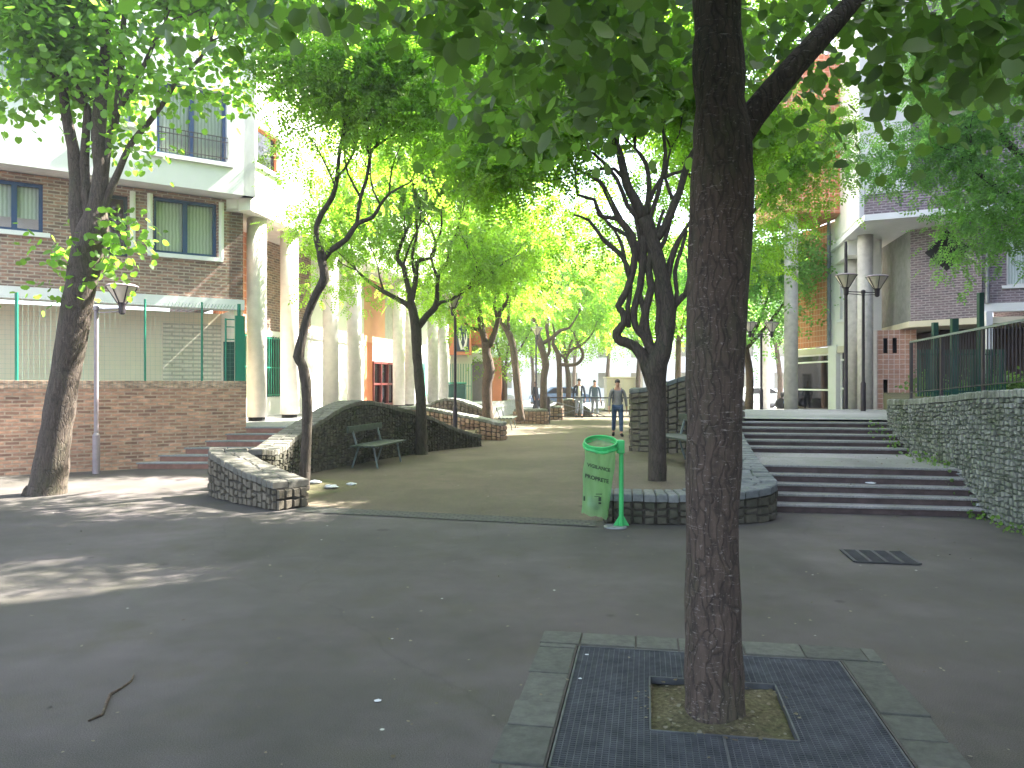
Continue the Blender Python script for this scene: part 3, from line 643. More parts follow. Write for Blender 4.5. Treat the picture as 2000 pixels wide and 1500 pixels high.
litter('paper_scrap', 'white scrap on the upper right steps beside the mossy wall', 'litter', 1762, 866, 0.12, z=0.62, seed=8)
litter('paper_scrap', 'small white scrap near the left end of the upper right steps', 'litter', 1545, 872, 0.07, z=0.5, seed=9)
litter('paper_scrap', 'thin white paper strip on the asphalt left of the tree grate', 'litter', 738, 1370, 0.022, sq=0.3, seed=10)
litter('cigarette_end', 'tiny pale cigarette end on the upper left bars of the tree grate', 'litter', 1146, 1280, 0.012, seed=11)
litter('cigarette_end', 'second pale cigarette end on the left part of the grate, nearer the camera', 'litter', 1133, 1327, 0.012, seed=12)
tw = MB(); tp = [G(a, c, 0.006) for a, c in ((172, 1408), (200, 1395), (208, 1372), (215, 1356), (235, 1345), (256, 1330), (262, 1316))]
tw.tube(tp, [.004, .007, .008, .008, .006, .005, .002], 6); tag(tw.build('twig', 'bark_warm', origin=tp[2]), 'thin crooked dry twig lying on the asphalt at lower left', 'twig')
# tree pit under the slender tree
b = MB(); b.add([(*G(598, 950)[:2], .008), (*G(600, 975)[:2], .008), (*G(700, 955)[:2], .008), (*G(690, 940)[:2], .008), (*G(620, 936)[:2], .008)], [(0, 1, 2, 3, 4)]); structure('earth_pit', b, 'soil')

# ---------------------------------------------------------------- stone walls and planters
stone_wall('stone_wall', 'low wedge-shaped stone wall with pale coping at the foot of the red steps', [(-2.83, 9.85, .36), (-3.4, 10.35, .46), (-4.02, 10.95, .62), (-4.15, 11.25, .67)], 0.48, 'stone_brown', 'coping_brown', step=0.11, rh=.1, seed=2)
stone_wall('stone_wall', 'long wavy dark stone wall with a hump behind the slatted bench', [(-4.05, 11.75, .60), (-4.0, 12.5, .55), (-3.92, 13.3, .72), (-3.7, 14.1, .95), (-3.45, 14.9, 1.18), (-3.2, 15.6, 1.27), (-2.95, 16.3, 1.20), (-2.6, 17.2, 1.05), (-2.2, 18.1, .88), (-1.7, 18.9, .60), (-1.2, 19.5, .38), (-.95, 19.8, .30)], 0.42, 'stone_dark', 'coping_brown', step=0.11, rh=0.085, seed=3)
stone_wall('stone_wall', 'reddish sunlit stone wall sloping down behind the wavy wall and its lamp', [(-3.3, 22.9, .95), (-2.6, 22.7, .92), (-1.8, 22.5, .80), (-1.0, 22.2, .66), (-.25, 21.9, .50)], 0.45, 'stone_red', 'stone_pale', seed=4)
stone_wall('stone_wall', 'square-ended reddish stone planter wall behind the far left bench', [(.1, 31.0, .60), (1.0, 30.9, .60), (1.45, 30.8, .60)], 0.5, 'stone_red', 'stone_pale', seed=5)
stone_wall('stone_wall', 'small stone block wall just right of the barrier post', [(1.75, 34.5, .62), (2.25, 34.4, .62)], 0.5, 'stone_red', 'stone_pale', seed=6)
stone_wall('stone_wall', 'rounded stone mound behind the barrier at the leaning far trees', [(1.9, 38.2, .40), (2.6, 38, .85), (3.2, 37.9, .80), (3.9, 37.7, .35)], 0.5, 'stone_brown', 'stone_pale', seed=7)
stone_wall('stone_wall', 'arched brown stone wall between the left terrace columns and the middle trees', [(-3.4, 25.5, .65), (-2.7, 25.3, .95), (-2.0, 25.1, 1.15), (-1.2, 24.9, .95), (-.7, 24.8, .7)], 0.5, 'stone_brown', 'stone_pale', seed=8)
stone_wall('stone_wall', 'low rounded stone planter edge behind the green litter bin', [(1.12, 9.02, .35), (1.9, 8.92, .35), (2.6, 8.98, .38), (2.93, 9.2, .42), (3.05, 9.9, .5), (3.2, 10.9, .62), (3.45, 12.2, .78), (3.7, 13.3, .92), (3.85, 13.8, .95)], 0.42, 'stone_dark', 'stone_grey', step=0.12, rh=.1, seed=9)
stone_wall('stone_wall', 'tall brown stone wall with an arched top behind the forked dark tree', [(3.05, 17.4, 1.5), (2.8, 16.3, 1.52), (2.62, 15.4, 1.50), (2.95, 15.1, 1.60), (3.4, 14.95, 1.76), (3.9, 14.85, 1.74), (4.2, 14.75, 1.55), (4.4, 14.7, 1.3)], 0.45, step=0.15, seed=10)
stone_wall('retaining_wall', 'long mossy grey rubble retaining wall beside the right steps, under the railing', [(5.72, 6.0, 1.56), (5.80, 8.6, 1.54), (6.1, 10.4, 1.44), (6.42, 12.0, 1.36), (6.68, 13.2, 1.33)], 0.40, 'stone_pale', 'stone_pale', step=0.085, rh=0.062, mort='mortar_pale', seed=11)
# weeds at the foot of the retaining wall
nr = np.random.default_rng(5); wp = []
for i in range(260):
    t = nr.random(); y = 8.0+5.2*t; x = 5.72+0.165*(y-8.6)-abs(nr.normal())*0.12; z = (0 if y < 9.3 else (0.1+0.225*0 if y < 9.35 else min(.5, .1+.1*int((y-9.35)/.2)) if y < 12 else min(.93, .5+.086*(1+int((y-12)/.33)))))
    wp.append((x-0.17, y, z+abs(nr.normal())*0.06))
al = unit(nr, len(wp)); al[:, 2] = abs(al[:, 2])+0.4
o = leaf_mesh('weeds', wp, al, unit(nr, len(wp)), nr.uniform(.02, .05, len(wp)), LINDEN[0], LINDEN[1], 'leaf_linden', None); tag(o, 'low green weeds growing along the foot of the retaining wall', 'weeds', kind='stuff')

# ---------------------------------------------------------------- railing on the retaining wall
def wl_pt(y, z): return Vector((5.80+0.178*(y-8.6), y, z))
ra = thing('railing', 'dark iron railing with vertical bars on the mossy retaining wall', 'railing', wl_pt(10, 1.4))
y0, y1 = 7.6, 12.5
def zt(y): return 2.33-(y-8.5)*0.012
def zb(y): return 1.58-(y-8.6)*0.045
b = MB(); b.bar(wl_pt(y0, zt(y0)), wl_pt(y1, zt(y1)), .045, .03); b.build('handrail', 'rail_grey', ra)
b = MB(); n = 52
for i in range(n+1):
    y = y0+(y1-y0)*i/n; b.tube([wl_pt(y, zb(y)+.05), wl_pt(y, zt(y))], .0075, 6)
b.bar(wl_pt(y0, zb(y0)+.06), wl_pt(y1, zb(y1)+.06), .03, .012); b.build('bars', 'rail_dark', ra)
for y in (8.3, 9.8, 11.2, 12.5):
    b = MB(); b.bar(wl_pt(y, zb(y)-.14), wl_pt(y, zt(y)), .035); b.build('post', 'rail_dark', ra)
# green fence in the raised yard
gfn = thing('green_fence', 'dark green bar fence with tall posts behind the iron railing', 'fence', (8.5, 15.6, 1.33))
for px, Y_, zt_ in ((1826, 15.6, 2.85), (1864, 15.5, 2.92), (1915, 15.3, 3.42)):
    b = MB(); x = (px-1000)/1500*Y_; b.box((x, Y_, (1.33+zt_)/2), (.10 if px != 1864 else .13, .10, zt_-1.33)); b.build('post', 'green_dark', gfn, bevel=.008)
b = MB()
for i in range(34):
    x = 8.2+1.75*i/33; b.bar((x, 15.5, 1.35), (x, 15.5, 2.3), .025)
b.bar((8.2, 15.5, 2.2), (9.95, 15.5, 2.2), .03); b.bar((8.2, 15.5, 1.45), (9.95, 15.5, 1.45), .03); b.build('bars', 'green_dark', gfn)
hd = np.random.default_rng(8); cl = [(8.7+hd.random()*4.5, 16.0+hd.random()*1.2, 1.4+hd.random()*0.3) for _ in range(160)]
hg = thing('hedge', 'low dark green shrub border behind the green bar fence', 'shrub', (9.8, 16.4, 1.33)); crown('crown', cl, LINDEN, 'leaf_linden', hg, 4, 0.07, 22, 0.14)

# ---------------------------------------------------------------- litter bin
bx, by = G(1202, 1030)[:2]
bn = thing('litter_bin', 'bright green post-mounted litter ring with a hanging transparent green sack', 'bin', (bx, by, 0))
b = MB(); b.lathe([(.13, 0.0), (.13, .012), (.12, .018)], (bx, by, .001), 28); b.build('base_plate', 'rail_grey', bn)
px_ = bx+.065
b = MB(); b.tube([(px_, by, .018), (px_, by, .93)], .026, 14)
for a in range(4): b.bar((px_, by, .02), (px_, by, .14), .01); b.add([(px_+.02*math.cos(a*1.57), by+.02*math.sin(a*1.57), .14), (px_+.09*math.cos(a*1.57), by+.09*math.sin(a*1.57), .02), (px_+.02*math.cos(a*1.57), by+.02*math.sin(a*1.57), .02)], [(0, 1, 2)])
b.build('post', 'bin_green', bn, smooth=False)
b = MB(); b.box((px_-.01, by, .90), (.085, .1, .15)); b.build('bracket', 'bin_green', bn, bevel=.012)
rc = Vector((px_-.045-.185, by, .955))
b = MB(); b.tube([rc+Vector((.18*math.cos(t), .18*math.sin(t), .055*math.sin(t)+.006*math.cos(t))) for t in [2*math.pi*i/32 for i in range(33)]], .011, 8, cap=False)
k0 = len(b.v); b.lathe([(.186, -.005), (.19, -.05), (.183, -.05), (.179, -.005)], rc, 32, cap=False); b.v[k0:] = [(x, y, z+.3*(y-rc.y)) for x, y, z in b.v[k0:]]; b.build('ring', 'bin_green', bn, smooth=True)
b = MB()
nz = 22; nk = 40; vs = []
for j in range(nz+1):
    t = j/nz; z = .955-.02-t*.80
    for k in range(nk):
        a = 2*math.pi*k/nk; flat = min(1, t*1.6); w0 = .176*(1-.12*flat); d0 = .176*(1-flat)+.055*flat
        fo = min(1, t*3); wr = 1+fo*(.07*math.sin(5*a+3*t+2*math.sin(4*t))+.05*math.sin(9*a-7*t)+.03*math.sin(17*a+5*t))
        x = w0*math.cos(a)*wr*(1-.08*t); y = d0*math.sin(a)*wr
        vs.append((rc.x+x-.055*t-.02*t*t, rc.y+y, z+(.035*math.cos(a)*t*-1.0)+.018*t*t*math.sin(4*a)+.3*y*(1-flat)))
b.add(vs, [(j*nk+k, j*nk+(k+1) % nk, (j+1)*nk+(k+1) % nk, (j+1)*nk+k) for j in range(nz) for k in range(nk)])
sack = b.build('sack', 'film', bn, smooth=True)
b = MB(); b.tube([rc+Vector((.187*math.cos(t), .187*math.sin(t), -.045+.006*math.sin(5*t)+.056*math.sin(t))) for t in [2*math.pi*i/40 for i in range(41)]], .016, 6, 0.3, cap=False);  b.build('sack_rim', 'bin_green', sack)
def text_on(parent, s, size, org, right, up, mat, name='lettering', curve=None, shear=0.0):
    cu = bpy.data.curves.new(name, 'FONT'); cu.body = s; cu.size = size; cu.align_x = 'LEFT'; cu.extrude = 0.0008; cu.offset = size*0.03; cu.shear = shear
    to = bpy.data.objects.new('tmp', cu); COL.objects.link(to); dg = bpy.context.evaluated_depsgraph_get()
    me = bpy.data.meshes.new_from_object(to.evaluated_get(dg)); bpy.data.objects.remove(to)
    r_ = Vector(right).normalized(); u_ = Vector(up).normalized(); nn = r_.cross(u_); W_ = max((v.co.x for v in me.vertices), default=1)
    for v in me.vertices:
        x, y, z = v.co; off = curve(x/W_) if curve else 0
        v.co = Vector(org)+r_*x+u_*y+nn*(z+off)
    return link(name, me, mat, parent)
M['ink'] = plain('ink', (0.01, 0.02, 0.012), 0.6)
def bag_curve(t): return 0.03*math.sin(math.pi*min(1, max(0, t)))
for i_, (dx, dz, s_, m_) in enumerate(((-.10, .22, .05, 'litter'), (-.04, .19, .045, 'bench_wood'), (-.12, .29, .035, 'litter'), (-.06, .27, .04, 'shutter'))):
    b = MB(); rr_ = random.Random(i_+40); b.v = []; n = 8
    b.lathe([(s_*.3, 0), (s_, s_*.5), (s_*.9, s_*1.1), (s_*.3, s_*1.5)], (rc.x+dx, rc.y, dz), n); b.v = [(x+rr_.uniform(-1, 1)*s_*.25, rc.y+(y-rc.y)*.6+rr_.uniform(-1, 1)*s_*.1, z+rr_.uniform(-1, 1)*s_*.2) for x, y, z in b.v]; b.build('rubbish', m_, sack)
text_on(sack, 'VIGILANCE', .052, (rc.x-.165, rc.y-.15, .70), (1, 0, -.26), (0.06, 0, 1), 'ink', curve=bag_curve)
text_on(sack, 'PROPRETE', .058, (rc.x-.188, rc.y-.125, .575), (1, 0, -.26), (0.06, 0, 1), 'ink', curve=bag_curve)
for (dx, z, w_, h_) in ((-.19, .335, .018, .05), (-.02, .33, .03, .045), (-.02, .285, .03, .02), (-.03, .385, .07, .008), (-.05, .36, .06, .006)):
    b = MB(); b.box((rc.x+dx, rc.y-.085-.012*(dx > -.1), z), (w_, .002, h_)); b.build('print', 'ink', sack)

# ---------------------------------------------------------------- lamps
def lamp(label, loc, heads, post_h=2.92, post='lamp_metal', rot=0.0, group='street lamps with inverted cone heads', k=1.0):
    root = thing('street_lamp', label, 'street lamp', loc, group); L = Vector(loc)
    b = MB(); b.lathe([(.062*k, 0), (.062*k, .68), (.05*k, .71), (.038*k, .73), (.036*k, post_h-.02), (.05*k, post_h-.01), (.05*k, post_h+.06), (.02*k, post_h+.08)], loc, 16); b.build('post', post, root, smooth=False)
    for (dx, dy) in heads:
        d = Vector((dx, dy, 0)); tip = L+d+Vector((0, 0, post_h-.02))
        b = MB(); s0 = L+Vector((0, 0, post_h+.02)); b.bar(s0, tip+Vector((0, 0, .05)), .028*k, .02); b.bar(s0-Vector((0, 0, .07)), tip+Vector((0, 0, .0)), .02*k, .015); b.build('arm', post, root)
        b = MB(); b.lathe([(.028, -.06), (.055, -.03), (.062, .10), (.075, .14), (.07, .16)], tip, 14); hd_ = b.build('lamp_head', 'lamp_metal', root, smooth=False)
        b = MB(); b.lathe([(.07, .15), (.25*1.0, .43)], tip, 24, cap=False); b.build('lamp_shade', 'lamp_glass', hd_, smooth=True)
        b = MB(); b.lathe([(.245, .432), (.272, .435), (.272, .45), (.22, .478), (.05, .50)], tip, 24); b.build('cap', 'lamp_pale', hd_, smooth=False)
        b = MB()
        for q in range(6):
            a = q*math.pi/3+.3; ca, sa = math.cos(a), math.sin(a); b.bar(tip+Vector((.075*ca, .075*sa, .14)), tip+Vector((.262*ca, .262*sa, .44)), .016)
        b.build('ribs', 'lamp_metal', hd_)
    return root
g = G(188, 925); lamp('pale mauve single-headed street lamp before the tan brick wall', g, [(.46, .0)], post='lamp_pale')
lamp('dark single lamp post rising behind the wavy stone wall', ((889-1000)/1500*19.6, 19.6, .3), [(-.02, -.45)], post_h=3.08)
lamp('dark double-headed street lamp in front of the right round columns', ((1686-1000)/1500*19, 19, .93), [(-.46, -.08), (.42, .16)])
lamp('distant double-headed street lamp at the far end of the right terrace', ((1487-1000)/1500*27, 27, .7), [(-.42, -.05), (.40, .1)], post_h=2.62)
lamp('far street lamp standing among the middle row of trees', ((1047-1000)/1500*33, 33, 0), [(0.02, -.42)], post_h=3.55)

# ---------------------------------------------------------------- benches
def bench(label, loc, rz, group='slatted park benches'):
    root = thing('park_bench', label, 'bench', (0, 0, 0), group)
    b = MB()
    for y in (-.2, -.07, .06, .19): b.box((0, y, .43), (1.7, .1, .035))
    b.build('seat', 'bench_wood', root, bevel=.006)
    b = MB(); b.box((0, .29, .74), (1.7, .035, .12)); b.build('backrest', 'bench_wood', root, bevel=.006)
    for x in (-.62, .62):
        b = MB(); b.bar((x, -.22, 0), (x, -.14, .41), .03, .03); b.bar((x, .30, 0), (x, .16, .41), .03, .03); b.bar((x, -.24, .405), (x, .24, .405), .035, .025); b.bar((x, .2, .41), (x, .315, .80), .035, .03); b.build('leg', 'bench_iron', root, bevel=.004)
    root.location = loc; root.rotation_euler.z = rz; return root
bench('dark slatted bench in front of the wavy stone wall', (-2.62, 15.15, 0), R(90-12)+0.0)
bench('bench behind the forked dark tree, mostly hidden by the big trunk', (2.9, 12.9, .27), R(-78))
bench('far bench with pale green backrest by the square stone planter', (-.15, 27.0, 0), R(84))
bench('distant bench right of the far lamp, behind the barrier', (2.05, 35.2, 0), R(80))

# ---------------------------------------------------------------- barrier across the promenade
ba = thing('barrier', 'dark metal barrier across the promenade in front of the walking men', 'barrier', (1.46, 30.8, 0))
for x, y in ((1.46, 30.8), (4.85, 30.4)):
    b = MB(); b.lathe([(.07, 0), (.07, 1.06), (.05, 1.1)], (x, y, 0), 12); b.build('post', 'rail_dark', ba)
for z, t in ((1.05, .05), (.3, .04)):
    b = MB(); b.bar((1.46, 30.8, z), (4.85, 30.4, z), t); b.build('rail', 'rail_dark', ba)
b = MB(); b.bar((1.5, 30.8, .95), (3.7, 30.53, .33), .035); b.bar((1.8, 30.77, .35), (2.5, 30.68, .55), .03); b.build('brace', 'rail_grey', ba)

# fallen leaf bits and grit on the paving
nr = np.random.default_rng(77); wp = []
for i in range(420):
    y = 2.2+nr.random()**0.7*8.5; x = (nr.random()*1.5-.72)*y
    wp.append((x, y, .009))
for i in range(150):
    a_ = nr.random()*6.28; r_ = .15+.25*nr.random(); wp.append((GC.x+r_*math.cos(a_), GC.y+r_*math.sin(a_), .004 if r_ > .3 else -.0))
for i in range(500):
    y = 9.2+4*nr.random(); x = 3.0+2.8*nr.random()+.1*(y-9); wp.append((x, y, (.1*min(5, 1+int((y-9.6+.17*(x-3.2))/.225)) if y > 9.7-.17*(x-3.2) else 0)+.006))
wp = [p for p in wp if not (p[1] > 9.5 and p[0] < 3.0)]
al = unit(nr, len(wp)); al[:, 2] *= .15; nn_ = unit(nr, len(wp))*.25; nn_[:, 2] += 1
M['dead_leaf'] = stone_mat('dead_leaf', [(.07, .055, .03), (.13, .10, .06), (.20, .18, .13), (.09, .08, .035)])
tag(leaf_mesh('leaf_litter', wp, al, nn_, nr.uniform(.008, .022, len(wp)), LINDEN[0], LINDEN[1], 'dead_leaf', None), 'scattered dry leaf bits and grit lying on the asphalt and steps', 'leaf litter', kind='stuff')
# ---------------------------------------------------------------- left building (white overhanging storey over brick)
E = Vector((.83, .56)).normalized(); EN = Vector((E.y, -E.x))
C0 = Vector((-6.06, 17.3)); 
lb = thing('apartment_building', 'white and brown brick building at left with blue framed windows', 'building', (C0.x, C0.y, 0))
A0 = C0-E*9.0                                    # brick storey z 3.5-5.7
def uo(px, base):                                # distance along a facade where a column of the photo meets it
    r = (px-1000)/1500.0; return (r*base.y-base.x)/(E.x-r*E.y)
def zat(px, py, base): 
    u = uo(px, base); Y = base.y+E.y*u; return 1.6-(py-750)/1500*Y
def hole(px0, px1, pt, pb, base): return (uo(px0, base), uo(px1, base), zat((px0+px1)/2, pb, base), zat((px0+px1)/2, pt, base))
hA = hole(-30, 84, 352, 450, A0); hB = hole(208, 250, 380, 500, A0); hC = hole(300, 424, 390, 498, A0)
b = MB(); holes_wall(b, A0, C0, 3.50, 5.70, [hA, hB, hC], .3)
EP = -EN                                         # into the building
S1 = C0+EP*7
b.seg(C0-E*0.0, C0+EP*7, 3.5, 5.7, .3); b.build('brick_wall', 'brick_red', lb)
window(lb, A0, C0, hA, mull=1, cur=True, curh=.7); window(lb, A0, C0, hC, mull=1)
window(lb, A0, C0, hB, mull=0, frame='navy_dark', cur=False, glass='glass_dark', sill=None)
for u_ in (hC[0]-.13, hC[1]+.03, hB[1]+.03, hB[0]-.13):   # folded white shutters beside the windows
    b = MB()
    for k in range(3): b.seg(A0+E*(u_+.035*k), A0+E*(u_+.035*k+.0351), hC[2]-.02, hC[3]+.03, .03, .05+.02*(k % 2))
    b.build('shutter', 'white_paint', lb)
F0 = C0-E*9.2+EN*.55; F1 = C0+E*.12+EN*.55
hD = hole(306, 444, 168, 308, F0); hE = hole(222, 262, 160, 238, F0); hF = hole(-20, 60, 60, 170, F0)
b = MB(); holes_wall(b, F0, F1, 5.72, 16, [hD, hE, hF], .25)
b.seg(F1, F1+EP*7.2, 5.72, 16, .25)
b.build('upper_wall', 'white_render', lb)
b = MB(); b.prism([F0+EP*.26, F1+EP*.26-E*.26, F1+EP*7-E*.26, F0+EP*7], 5.72, 5.90); b.build('soffit', 'white_render', lb); b = MB(); b.prism([F0+EP*.26, F1+EP*.26-E*.26, F1+EP*7-E*.26, F0+EP*7], 15.7, 16.1); b.build('roof', 'white_render', lb)
window(lb, F0, F1, hD, mull=1, inset=.14); window(lb, F0, F1, hE, mull=0); window(lb, F0, F1, hF, mull=1)
b = MB(); 
def FP(u, z, off): p = F0+E*u+EN*off; return (p.x, p.y, z)
zA = hD[2]
for z in (zA+.08, zA+.42, zA+.52): b.bar(FP(hD[0], z, .06), FP(hD[1], z, .06), .018)
for i in range(19):
    u_ = hD[0]+(hD[1]-hD[0])*i/18; b.bar(FP(u_, zA+.02, .06), FP(u_, zA+.52, .06), .012)
b.build('window_railing', 'rail_dark', lb)
b = MB(); b.seg(A0+EN*.06, C0+EN*.06+E*.02, 3.26, 3.49, .5); b.build('slab_band', 'white_render', lb)
b = MB(); b.seg(A0+EP*1.2, C0+EP*1.2, 0.7, 3.26, .2); b.seg(C0, C0+EP*7, 0.7, 3.255, .2); b.build('ground_floor_wall', 'beige', lb)
ul, ur = uo(318, C0-E*9+EP*1.2), uo(450, C0-E*9+EP*1.2)
b = MB(); b.seg(A0+EP*1.2+E*ul, A0+EP*1.2+E*ur, 1.0, 3.0, .03, .035); b.build('louvre_panel', 'louver', lb)
b = MB(); b.seg(A0-E*1, C0, .0, .7, .2); b.build('plinth', 'concrete', lb)
b = MB(); b.seg(A0+EP*1.2, A0+EP*1.2+E*.9, .9, 1.95, .03, .04); b.build('door', 'green_dark', lb)
# garden wall
g0 = Vector((-10.75, 12.19)); g1 = Vector((-5.36, 15.49)); GE = (g1-g0).normalized(); GN = Vector((GE.y, -GE.x))
gw = thing('garden_wall', 'long tan brick garden wall at left with an upright brick coping', 'wall', (-8, 13.9, 0))
b = MB(); b.seg(g0, g1, 0, 1.52, .3); b.build('brick_face', 'brick_tan', gw)
b = MB(); b.seg(g0, g1+GE*.005, 1.521, 1.66, .312, .006); b.build('coping', 'brick_soldier', gw, bevel=.004)
# net fence over the wall
nf = thing('net_fence', 'tall green wire net fence standing on the tan garden wall', 'fence', (-8, 14, 1.66))
def GP(u, z, off=-.15): p = g0+GE*u+GN*off; return Vector((p.x, p.y, z))
def ug(px): r = (px-1000)/1500.0; return (r*(g0.y)-g0.x)/(GE.x-r*GE.y)
for px, wd in ((32, .05), (285, .035), (397, .035), (470, .06)):
    b = MB(); b.tube([GP(ug(px), 1.66), GP(ug(px), 3.22)], wd/2*1.2, 8); b.build('post', 'green_metal', nf)
b = MB(); U0, U1 = .1, ug(470)
n = int((U1-U0)/.085)
for i in range(n+1): u_ = U0+(U1-U0)*i/n; b.bar(GP(u_, 1.66), GP(u_, 3.15), .002)
for i in range(18): z = 1.7+1.45*i/17; b.bar(GP(U0, z), GP(U1, z), .002)
for i in range(int((ug(468)-ug(330))/.06)):      # turned-out top strip
    u_ = ug(330)+.06*i; b.bar(GP(u_, 3.1, -.15), GP(u_, 3.17, .1), .006)
b.build('netting', 'net_green', nf)
gp = thing('green_gate', 'solid bright green metal gate panel at the end of the garden wall', 'gate', GP(ug(462), 1.66))
b = MB(); b.seg((GP(ug(462), 0))[:2], (GP(ug(481), 0))[:2], 1.66, 2.98, .06, .05); b.build('panel', 'green_metal', gp)
b = MB(); b.seg((GP(ug(440), 0))[:2], (GP(ug(461), 0))[:2], 1.66, 2.45, .04, .0); b.build('mesh_panel', 'green_dark', gp)
b = MB(); 
for z in (2.5, 2.75, 2.9): b.bar(GP(ug(444), z), GP(ug(461), z), .02)
b.bar(GP(ug(444), 1.66), GP(ug(444), 2.92), .03); b.build('frame', 'green_metal', gp)

# ---------------------------------------------------------------- colonnade building (left, beyond)
vF, vW = -8.62, -10.15
cb = thing('colonnade_building', 'bright white building carried on round columns along the left side', 'building', (*SV(22, vF), 0))
D0, D1 = 15.75, 36.0
b = MB(); wu = (16.0-D0, 17.15-D0)
hole1 = (wu[0]+.05, wu[1]-.0, 6.55, 7.45)
hs = [hole1]+[(d-D0, d-D0+1.3, z, z+1.3) for d in (20.5, 24, 27.5, 31) for z in (6.6, 9.4, 12.2)]+[(wu[0], wu[1], 9.6, 10.9)]
holes_wall(b, SV(D0, vF), SV(D1, vF), 5.45, 17, hs, .3)
# near end wall
b.seg(SV(D0, vF-.9), SV(D0, vF-.31), 5.45, 17, .3); b.seg(SV(D1, vF), SV(D1, vF-8), 5.45, 17, .3)
b.build('upper_wall', 'white_paint', cb)
for i, h_ in enumerate(hs): window(cb, SV(D0, vF), SV(D1, vF), h_, frame='orange_paint' if i == 0 else 'white_paint', cur=i > 0, glass='glass_dark' if i == 0 else 'glass', mull=0 if i == 0 else 1)
b = MB(); b.prism([SV(D0+.35, vF-.31), SV(D1-.1, vF-.31), SV(D1-.1, vF-8), SV(20, vF-8), SV(D0+.6, vF-.9)], 5.5, 5.7); b.build('slab', 'concrete_pale', cb)
# recessed ground floor wall: brick pieces, white pieces, salmon end
segs = [(17.1, 18.75, 'brick_wall', 'tile_orange', 2.905, 5.5, 0), (17.1, 20.9, 'lower_wall', 'white_paint', LT, 1.25, 0), (18.75, 22.2, 'brick_wall', 'brick_red', 3.05, 5.5, .0),
        (20.9, 22.2, 'white_wall', 'white_paint', LT, 3.05, 0), (22.2, 26.7, 'white_wall', 'white_paint', LT, 5.5, 0), (26.7, 29.0, 'salmon_wall', 'salmon', 3.15, 5.5, .0), (30.2, 36, 'grey_wall', 'white_render', LT, 5.5, 0), (26.7, 27.6, 'orange_wall', 'orange_paint', LT, 3.15, 0), (29.0, 30.2, 'grey_wall', 'concrete', 3.15, 5.5, 0)]
for a_, c_, nm, mt, z0_, z1_, of in segs:
    b = MB(); b.seg(SV(a_, vW), SV(c_, vW), z0_, z1_, .2, of); b.build(nm, mt, cb)
b = MB(); b.seg(SV(18.75, vW), SV(20.9, vW), 2.9, 3.05, .25, .03); b.seg(SV(20.9, vW), SV(26.7, vW), 3.0, 3.15, .25, .05); b.build('lintel', 'white_paint', cb)
for a_, c_ in ((17.15, 18.7), (18.8, 20.85)):
    b = MB(); n = 15
    for i in range(n+1): p = SV(a_+(c_-a_)*i/n, vW+.02); b.bar((p.x, p.y, 1.25), (p.x, p.y, 2.9), .028)
    for z in (1.3, 2.05, 2.85): b.bar((*SV(a_, vW+.02), z), (*SV(c_, vW+.02), z), .03)
    b.build('window_bars', 'green_metal', cb)
b = MB(); b.seg(SV(17.1, vW-1.4), SV(20.9, vW-1.4), LT, 3.2, .1); b.build('inner_wall', 'white_render', cb)
b = MB()
for d in (27.65, 28.5, 29.3, 30.15):
    p = SV(d, vW); b.bar((p.x, p.y, LT), (p.x, p.y, 2.45), .09)
for z in (.8, 1.6, 2.42): b.bar((*SV(27.62, vW), z), (*SV(30.18, vW), z), .08)
dd = b.build('door', 'door_red', cb); b = MB(); b.seg(SV(27.65, vW), SV(30.15, vW), LT, 2.4, .02, -.04); b.build('pane', 'glass_dark', dd)
b = MB(); b.seg(SV(27.6, vW), SV(30.2, vW), 2.47, 3.14, .1); b.build('fanlight_panel', 'concrete', cb)
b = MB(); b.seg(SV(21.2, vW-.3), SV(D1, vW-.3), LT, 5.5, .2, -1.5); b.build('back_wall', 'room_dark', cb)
cd = [18.3-.0, 18.3+1.65, 20.9+.2, 22.7, 24.6, 27.1, 28.3, 31.65, 33.4]
cd = [16.63, 18.3, 20.9, 22.7, 27.1, 28.3, 31.65, 33.4]
names = ['cream round column nearest the green gate', 'pale round column left of the slender crooked tree trunk', 'white round column just right of the slender tree trunk', 'pale round column left of the salmon wall', 'pinkish round column right of the dark red door', 'round column half hidden behind the upright dark tree trunk', 'grey round column right of the mint panel', 'beige column at the far end of the left colonnade']
mt = ['concrete_pale']*5+['concrete']*3
b0 = MB(); b0.lathe([(.225, .0), (.225, 4.62)], (0, 0, .09), 28); b1 = MB(); b1.lathe([(.19, 0), (.19, .10)], (0, 0, 0), 20)
for d, nm, m_ in zip(cd, names, mt):
    p = SV(d, -8.95); c = thing('round_column', nm, 'column', (p.x, p.y, LT), 'round columns of the left colonnade')
    for b_, nn_, mm_ in ((b0, 'shaft', m_), (b1, 'plinth', 'black')):
        me = bpy.data.meshes.new(nn_); me.from_pydata(b_.v, [], b_.f); autouv(me); me.materials.append(M[mm_])
        if nn_ == 'shaft': me.polygons.foreach_set('use_smooth', [len(p_.vertices) == 4 for p_ in me.polygons])
        o = bpy.data.objects.new(nn_, me); COL.objects.link(o); o.parent = c
# beam over the columns
b = MB(); b.prism([SV(D0, vF-.31), SV(D1, vF-.31), SV(D1, vF-.72), SV(D0, vF-.72)], 5.452, 5.499); b.build('beam', 'concrete_pale', cb)
